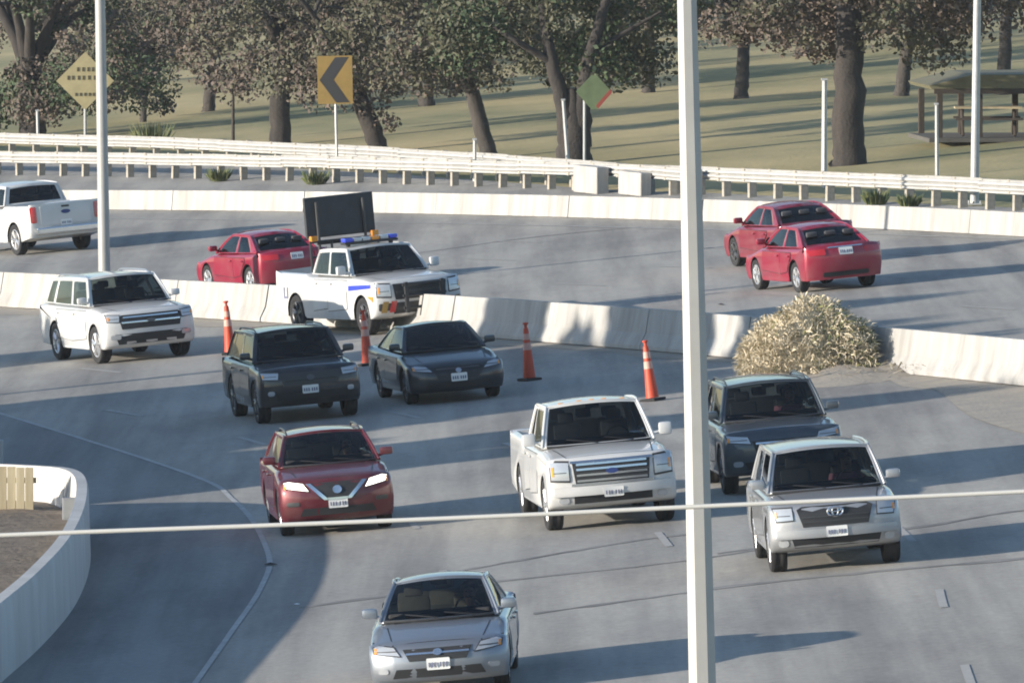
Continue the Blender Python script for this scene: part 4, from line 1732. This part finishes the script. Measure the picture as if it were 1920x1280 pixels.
part(r, bv, 'bumper', rrect(0, .64, 1.9, .15, .2), 'front', 'paint_white', .03, .04, 2)
plate(r, bv, .60, 'front', .0).location.x += .06
lamps(r, bv, rrect(.78, .50, .16, .10, .4), 'front', 'lens_clear', 'fog_lamp')
for y in (-.5, -.2, 0, .2, .5):
    bm = bmesh.new()
    p = fn[1](y / .74, .03)
    box(bm, p + Vector((0, 0, .012)), (.06, .08, .03), bev=.008)
    finish('roof_marker', bm, 'lens_amber', r)

# ---- 6 grey SUV
s = dict(MIDSUV, L=4.9, W=1.94, zr=1.67)
r, bv, fn = vehicle('sport_utility_vehicle', s, 'paint_grey', 'dark grey SUV following behind the silver SUV, right of the tall pole', 'SUV', (('f', 'r'), (1370, 925)), rad(5), NEAR, 'alloy_dark', 'glass_clear', rails=1)
g_ = common_front(r, bv, s, [(-.44, .64), (.44, .64), (.52, .88), (-.52, .88)], [(.54, .84), (.88, .88), (.92, .99), (.58, .95)], [(-.60, .42), (.60, .42), (.66, .54), (-.66, .54)])
part(r, bv, 'grille_bar', rrect(0, .84, .92, .03), 'front', 'chrome', .016, .012, 1, g_)
part(r, bv, 'grille_bar', rrect(0, .76, .90, .025), 'front', 'dark_trim', .016, .012, 1, g_)
emblem(r, bv, 0, .79, .17, .09, 'front', 'chrome', .024)
plate(r, bv, .50)
lamps(r, bv, rrect(.76, .52, .16, .09, .4), 'front', 'lens_clear', 'fog_lamp')

DRV.append((r, s, 'shirt_pink', 'person in pink top driving the dark grey SUV'))

# ---- 7 silver SUV
s = dict(MIDSUV, kf=.18, W=1.93, zr=1.68, yb=.87, yr=.71,
         front=[(-.18, .34), (-.06, .40), (0, .54), (-.01, .82), (-.05, .95), (-.13, 1.02)], hood=[(-.36, 1.06), (-.78, 1.10), (-1.18, 1.13)])
r, bv, fn = vehicle('sport_utility_vehicle', s, 'paint_silver_light', 'silver SUV with dark trapezoid grille, nearest vehicle right of the tall pole', 'SUV', (('f', 'r'), (1460, 1071)), rad(3), NEAR, 'alloy', 'glass_tint', steer=.02)
g_ = common_front(r, bv, s, [(-.48, .68), (.48, .68), (.56, .94), (.48, .98), (-.48, .98), (-.56, .94)], [(.62, .80), (.86, .79), (.90, .97), (.63, .97)], [(-.62, .38), (.62, .38), (.66, .52), (-.66, .52)])
for z in (.75, .82):
    part(r, bv, 'grille_bar', rrect(0, z, .98, .02), 'front', 'dark_trim', .016, .012, 1, g_)
ring = [(.115 * cos(a), .885 + .07 * sin(a)) for a in lin(0, 2 * pi, 20)]
bm = bmesh.new()
fx = bv.ray_cast(Vector((5, 0, .885)), Vector((-1, 0, 0)))[0].x + .03
tube(bm, [Vector((fx, y, z)) for y, z in ring], .014, 6, False)
tube(bm, [Vector((fx, .045 * cos(a), .885 + .065 * sin(a))) for a in lin(0, 2 * pi, 14)], .011, 6, False)
tube(bm, [Vector((fx, .09 * cos(a), .908 + .026 * sin(a))) for a in lin(0, 2 * pi, 14)], .011, 6, False)
finish('emblem', bm, 'chrome', r, 50)
part(r, bv, 'bumper', rrect(0, .585, 1.8, .13, .2), 'front', 'paint_silver_light', .03, .04, 2)
plate(r, bv, .60).location.x += .06
lamps(r, bv, rrect(.78, .46, .15, .11, .4), 'front', 'lens_clear', 'fog_lamp')

DRV.append((r, s, 'shirt_pink', 'person in pink top driving the silver SUV'))

# ---- 8 silver sedan
s = dict(SEDAN, L=4.75, seat='seat_tan')
r, bv, fn = vehicle('sedan', s, 'paint_silver', 'silver sedan at the bottom edge, nearest vehicle to the camera', 'sedan', (('f', 'r'), (722, 1306)), rad(-2), NEAR, 'alloy', 'glass_clear')
g_ = common_front(r, bv, s, [(-.38, .52), (.38, .52), (.46, .68), (-.46, .68)], [(.50, .60), (.84, .64), (.86, .75), (.58, .71)], [(-.62, .30), (.62, .30), (.56, .42), (-.56, .42)])
part(r, bv, 'grille_bar', rrect(0, .62, .84, .025), 'front', 'chrome', .016, .01, 1, g_)
emblem(r, bv, 0, .63, .12, .09, 'front', 'chrome', .022)
plate(r, bv, .47)
lamps(r, bv, rrect(.74, .40, .14, .07, .4), 'front', 'lens_clear', 'fog_lamp')

DRV.append((r, s, 'shirt_grey', 'person in grey top driving the silver sedan'))

# ---- far carriageway: heading away, so the heading angle is turned by half a circle
BACK = pi


def rear_kit(r, bv, s, z, lamp, pz, sedan=True):
    lamps(r, bv, lamp, 'rear', 'lens_red', 'tail_light', off=.004, thick=.018)
    plate(r, bv, pz, 'rear')
    part(r, bv, 'rear_valance', rrect(0, s['zb'] + .13, 1.05, .10, .3), 'rear', 'black_plastic', .012, .014, 2)


TL = [(.46, .80), (.80, .80), (.84, .92), (.46, .93)]
s = dict(SEDAN, L=4.42, W=1.77, fa=1.36, ra=-1.26, zr=1.37, yb=.77, yr=.58, deck=[(-1.68, 1.0), (-2.12, 1.02)], xc0=-1.68, xc1=-.88, cowl=1.04, xa0=1.06, xa1=.22)
r, bv, fn = vehicle('sedan', s, 'paint_red', 'bright red sedan seen from behind, nearer of the two red sedans side by side', 'sedan', (('r', 'l'), (1503, 548)), BACK + rad(18), FARG, 'alloy', 'glass_tint')
rear_kit(r, bv, s, .9, TL, .86)
part(r, bv, 'chrome_strip', rrect(0, .955, .8, .025), 'rear', 'chrome', .01, .01, 1)
r, bv, fn = vehicle('sedan', s, 'paint_red_deep', 'red sedan partly hidden behind the nearer red sedan, farther lane', 'sedan', (('f', 'l'), (1386, 499)), BACK + rad(18), FARG, 'alloy_dark', 'glass_tint')
rear_kit(r, bv, s, .9, TL, .86)
part(r, bv, 'chrome_strip', rrect(0, .955, .8, .025), 'rear', 'chrome', .01, .01, 1)
r, bv, fn = vehicle('sedan', s, 'paint_red', 'red sedan half hidden behind the median barrier left of the patrol truck', 'sedan', (('r', 'l'), (478, 552)), BACK + rad(24), FARG, 'alloy', 'glass_tint')
rear_kit(r, bv, s, .9, TL, .86)

s = dict(PICKUP, zr=1.78)
r, bv, fn = vehicle('pickup_truck', s, 'paint_white', 'white pickup seen from behind at left edge with dark oval on tailgate', 'pickup truck', (('r', 'l'), (38, 478)), BACK + rad(25), FARG, 'alloy', 'glass_tint')
tg = part(r, bv, 'tailgate', rrect(0, 1.02, 1.42, .50, .08), 'rear', 'paint_white', .004, .02, 1)
part(r, bv, 'tailgate_handle', rrect(0, 1.22, .22, .05, .3), 'rear', 'black_plastic', .026, .01, 0, tg)
emblem(r, bv, 0, 1.08, .26, .11, 'rear', 'badge_blue', .028)
lamps(r, bv, rrect(.90, 1.05, .16, .42, .2), 'rear', 'lens_red', 'tail_light')
bm = bmesh.new()
box(bm, (-2.98, 0, .62), (.16, 1.75, .18), bev=.04)
finish('bumper', bm, 'chrome', r)
plate(r, bv, .80, 'rear')

# ---- patrol pickup with arrow board
s = dict(PICKUP, zr=1.80, L=5.7)
r, bv, fn = vehicle('patrol_truck', s, 'paint_white', 'white patrol pickup with raised arrow board and roof light bar at the median', 'pickup truck', (('f', 'r'), (694, 628)), rad(24), 'vehicle parked behind the cones', 'alloy_dark', 'glass_clear')
r['group'] = 'vehicle parked behind the cones'
g_ = common_front(r, bv, s, [(-.58, .74), (.58, .74), (.62, 1.08), (-.62, 1.08)], [(.68, .82), (.96, .84), (.96, 1.10), (.68, 1.08)], [(-.62, .44), (.62, .44), (.62, .56), (-.62, .56)])
part(r, bv, 'grille_bar', rrect(0, .9, 1.12, .05), 'front', 'dark_trim', .016, .016, 1, g_)
pb = empty('push_bumper', (2.98, 0, 0), r)
bm = bmesh.new()
for y in (-.42, .42):
    box(bm, (.08, y, .78), (.07, .08, .66), bev=.01)
for z in (.56, .82, 1.05):
    tube(bm, [(.08, -.5, z), (.08, .5, z)], .032, 8)
finish('frame', bm, 'black_plastic', pb)
for k, (y, m_) in enumerate(((.66, 'lens_red'), (.84, 'sign_yellow'), (-.66, 'lens_red'), (-.84, 'sign_yellow'))):
    part(r, bv, 'reflective_stripe', [(y - .07, .48), (y + .05, .48), (y + .10, .72), (y - .02, .72)], 'front', m_, .035, .006, 0)
part(r, bv, 'bumper', rrect(0, .60, 1.9, .16, .2), 'front', 'dark_trim', .01, .02, 2)
plate(r, bv, .62, 'front', .30)
# livery on the visible side
part(r, bv, 'side_stripe', [(1.3, .95), (2.5, 1.02), (2.5, 1.10), (1.3, 1.06)], 'right', 'lens_blue', .014, .004, 1)
part(r, bv, 'side_stripe', [(2.25, .72), (2.62, .72), (2.62, .84), (2.30, .84)], 'right', 'lens_amber', .010, .004, 0)
for k, (x, w_) in enumerate(((-2.30, .06), (-2.12, .06), (-1.2 + .9 - .55, .05))):
    if k < 2:
        part(r, bv, 'unit_mark', rrect(x, .86, w_, .24, .2), 'right', 'plate_ink', .008, .004, 0)
part(r, bv, 'unit_mark', rrect(-2.21, .76, .22, .05, .2), 'right', 'plate_ink', .008, .004, 0)
lb = empty('light_bar', (.28, 0, 1.91), r)
bm = bmesh.new()
box(bm, (0, 0, 0), (.26, 1.25, .05), bev=.012)
for y in (-.5, .5):
    box(bm, (0, y, -.045), (.1, .06, .07))
finish('base', bm, 'black_plastic', lb)
for k, m_ in enumerate(('lens_blue', 'lens_clear', 'lens_clear', 'lens_amber', 'lens_clear', 'lens_blue')):
    bm = bmesh.new()
    box(bm, (0, -.52 + k * .208, .075), (.25, .195, .09), bev=.025)
    finish('lens', bm, m_, lb, 40)
ab = empty('arrow_board', (-1.28, 0, -.15), r)
bm = bmesh.new()
box(bm, (0, 0, 2.62), (.10, 1.62, .88), bev=.02)
finish('panel', bm, 'board_dark', ab)
bm = bmesh.new()
for y in (-.55, .55):
    tube(bm, [(.09, y, .9), (.09, y, 2.95)], .035, 8)
tube(bm, [(.09, -.6, 2.05), (.09, .6, 2.05)], .03, 8)
tube(bm, [(.09, -.55, 1.35), (.09, .55, 2.05)], .02, 6)
finish('mast', bm, 'dark_trim', ab)
for k in range(5):
    for j in range(3):
        bm = bmesh.new()
        tube(bm, [(-.05, -.6 + k * .3, 2.36 + j * .26), (-.075, -.6 + k * .3, 2.36 + j * .26)], .06, 10)
        finish('lamp', bm, 'lens_amber', ab)
hr = empty('headache_rack', (-1.10, 0, 0), r)
bm = bmesh.new()
for y in (-.8, -.3, .3, .8):
    tube(bm, [(0, y, 1.3), (0, y, 1.95)], .028, 6)
tube(bm, [(0, -.82, 1.95), (0, .82, 1.95)], .03, 6)
tube(bm, [(0, -.82, 1.62), (0, .82, 1.62)], .024, 6)
finish('bars', bm, 'dark_trim', hr)
for y in (-.72, .72):
    bm = bmesh.new()
    box(bm, (0, y, 2.02), (.12, .16, .12), bev=.02)
    finish('beacon', bm, 'lens_amber', hr)


# ================================================================== DRIVERS
mat('skin', (.42, .25, .18), .6)
mat('hair_dark', (.03, .022, .018), .7)
for nm, c_ in (('shirt_grey', (.30, .31, .33)), ('shirt_pink', (.45, .16, .22)), ('shirt_white', (.55, .55, .53)), ('shirt_blue', (.06, .10, .22))):
    mat(nm, c_, .85, var=.1)
V_ = [(0, 0, 0), (-.05, 0, .22), (-.06, 0, .42), (-.03, 0, .56), (-.01, 0, .64), (.01, 0, .74), (.0, 0, .82),
      (-.05, .19, .50), (.13, .25, .30), (.36, .16, .37), (.44, .14, .40), (-.05, -.19, .50), (.13, -.25, .30), (.36, -.16, .37), (.44, -.14, .40),
      (.40, .12, -.02), (.40, -.12, -.02)]
E_ = [(0, 1), (1, 2), (2, 3), (3, 4), (4, 5), (5, 6), (2, 7), (7, 8), (8, 9), (9, 10), (2, 11), (11, 12), (12, 13), (13, 14), (0, 15), (0, 16)]
RD = [.15, .15, .14, .06, .07, .10, .07, .075, .05, .038, .04, .075, .05, .038, .04, .085, .085]
me = bpy.data.meshes.new('person_base')
me.from_pydata(V_, E_, [])
po = bpy.data.objects.new('person_base', me)
COL.objects.link(po)
md = po.modifiers.new('skin', 'SKIN')
md.use_smooth_shade = True
for i, v in enumerate(me.skin_vertices[0].data):
    v.radius = (RD[i], RD[i] * (1.12 if i in (5, 6) else 1.0))
    v.use_root = i == 0
po.modifiers.new('sub', 'SUBSURF').levels = 1
dg = bpy.context.evaluated_depsgraph_get()
base_me = bpy.data.meshes.new_from_object(po.evaluated_get(dg))
bpy.data.objects.remove(po)


def driver(car, s, shirt, label):
    m_ = base_me.copy()
    m_.materials.clear()
    m_.materials.append(MATS[shirt])
    m_.materials.append(MATS['skin'])
    for p in m_.polygons:
        p.material_index = 1 if (p.center.z > .57 or p.center.x > .38 and p.center.z > .3) else 0
        p.use_smooth = True
    o = bpy.data.objects.new('person', m_)
    COL.objects.link(o)
    R = car.rotation_euler.to_matrix()
    o.rotation_euler = car.rotation_euler
    o.location = car.location + R @ Vector((s['xa1'] - .34, .38, s['zr'] - .96))
    tag(o, label, 'person', 'drivers seen through windshields')
    bm = bmesh.new()
    bmesh.ops.create_icosphere(bm, subdivisions=2, radius=.112)
    for v in bm.verts:
        v.co = Vector((v.co.x * 1.02 - .025, v.co.y * .95, v.co.z * 1.05 + .80))
    bmesh.ops.delete(bm, geom=[v for v in bm.verts if v.co.x > .03 and v.co.z < .83 or v.co.z < .72], context='VERTS')
    finish('hair', bm, 'hair_dark', o, 60)
    bm = bmesh.new()
    box(bm, (.108, 0, .735), (.035, .028, .045), bev=.008)
    finish('nose', bm, 'skin', o)
    for y in (-.038, .038):
        bm = bmesh.new()
        box(bm, (.094, y, .765), (.02, .028, .012))
        finish('eye', bm, 'hair_dark', o)
    bm = bmesh.new()
    box(bm, (.094, 0, .69), (.02, .05, .012))
    finish('mouth', bm, 'sign_red', o)


for key, sp, shirt, lab in DRV:
    driver(key, sp, shirt, lab)


# ================================================================== AIR
bm = bmesh.new()
box(bm, (0, 300, 8), (700, 900, 60))
hz_ = finish('haze', bm, [])
hz_.data.materials.clear()
hm = bpy.data.materials.new('haze_air')
hm.use_nodes = True
hn = hm.node_tree
hn.nodes.remove(hn.nodes['Principled BSDF'])
pv = hn.nodes.new('ShaderNodeVolumePrincipled')
pv.inputs['Color'].default_value = (.86, .90, .95, 1)
pv.inputs['Density'].default_value = .0001
pv.inputs['Anisotropy'].default_value = .2
hn.links.new(pv.outputs[0], hn.nodes['Material Output'].inputs['Volume'])
hz_.data.materials.append(hm)
tag(hz_, 'thin pale haze in the air over the whole scene', kind='stuff')
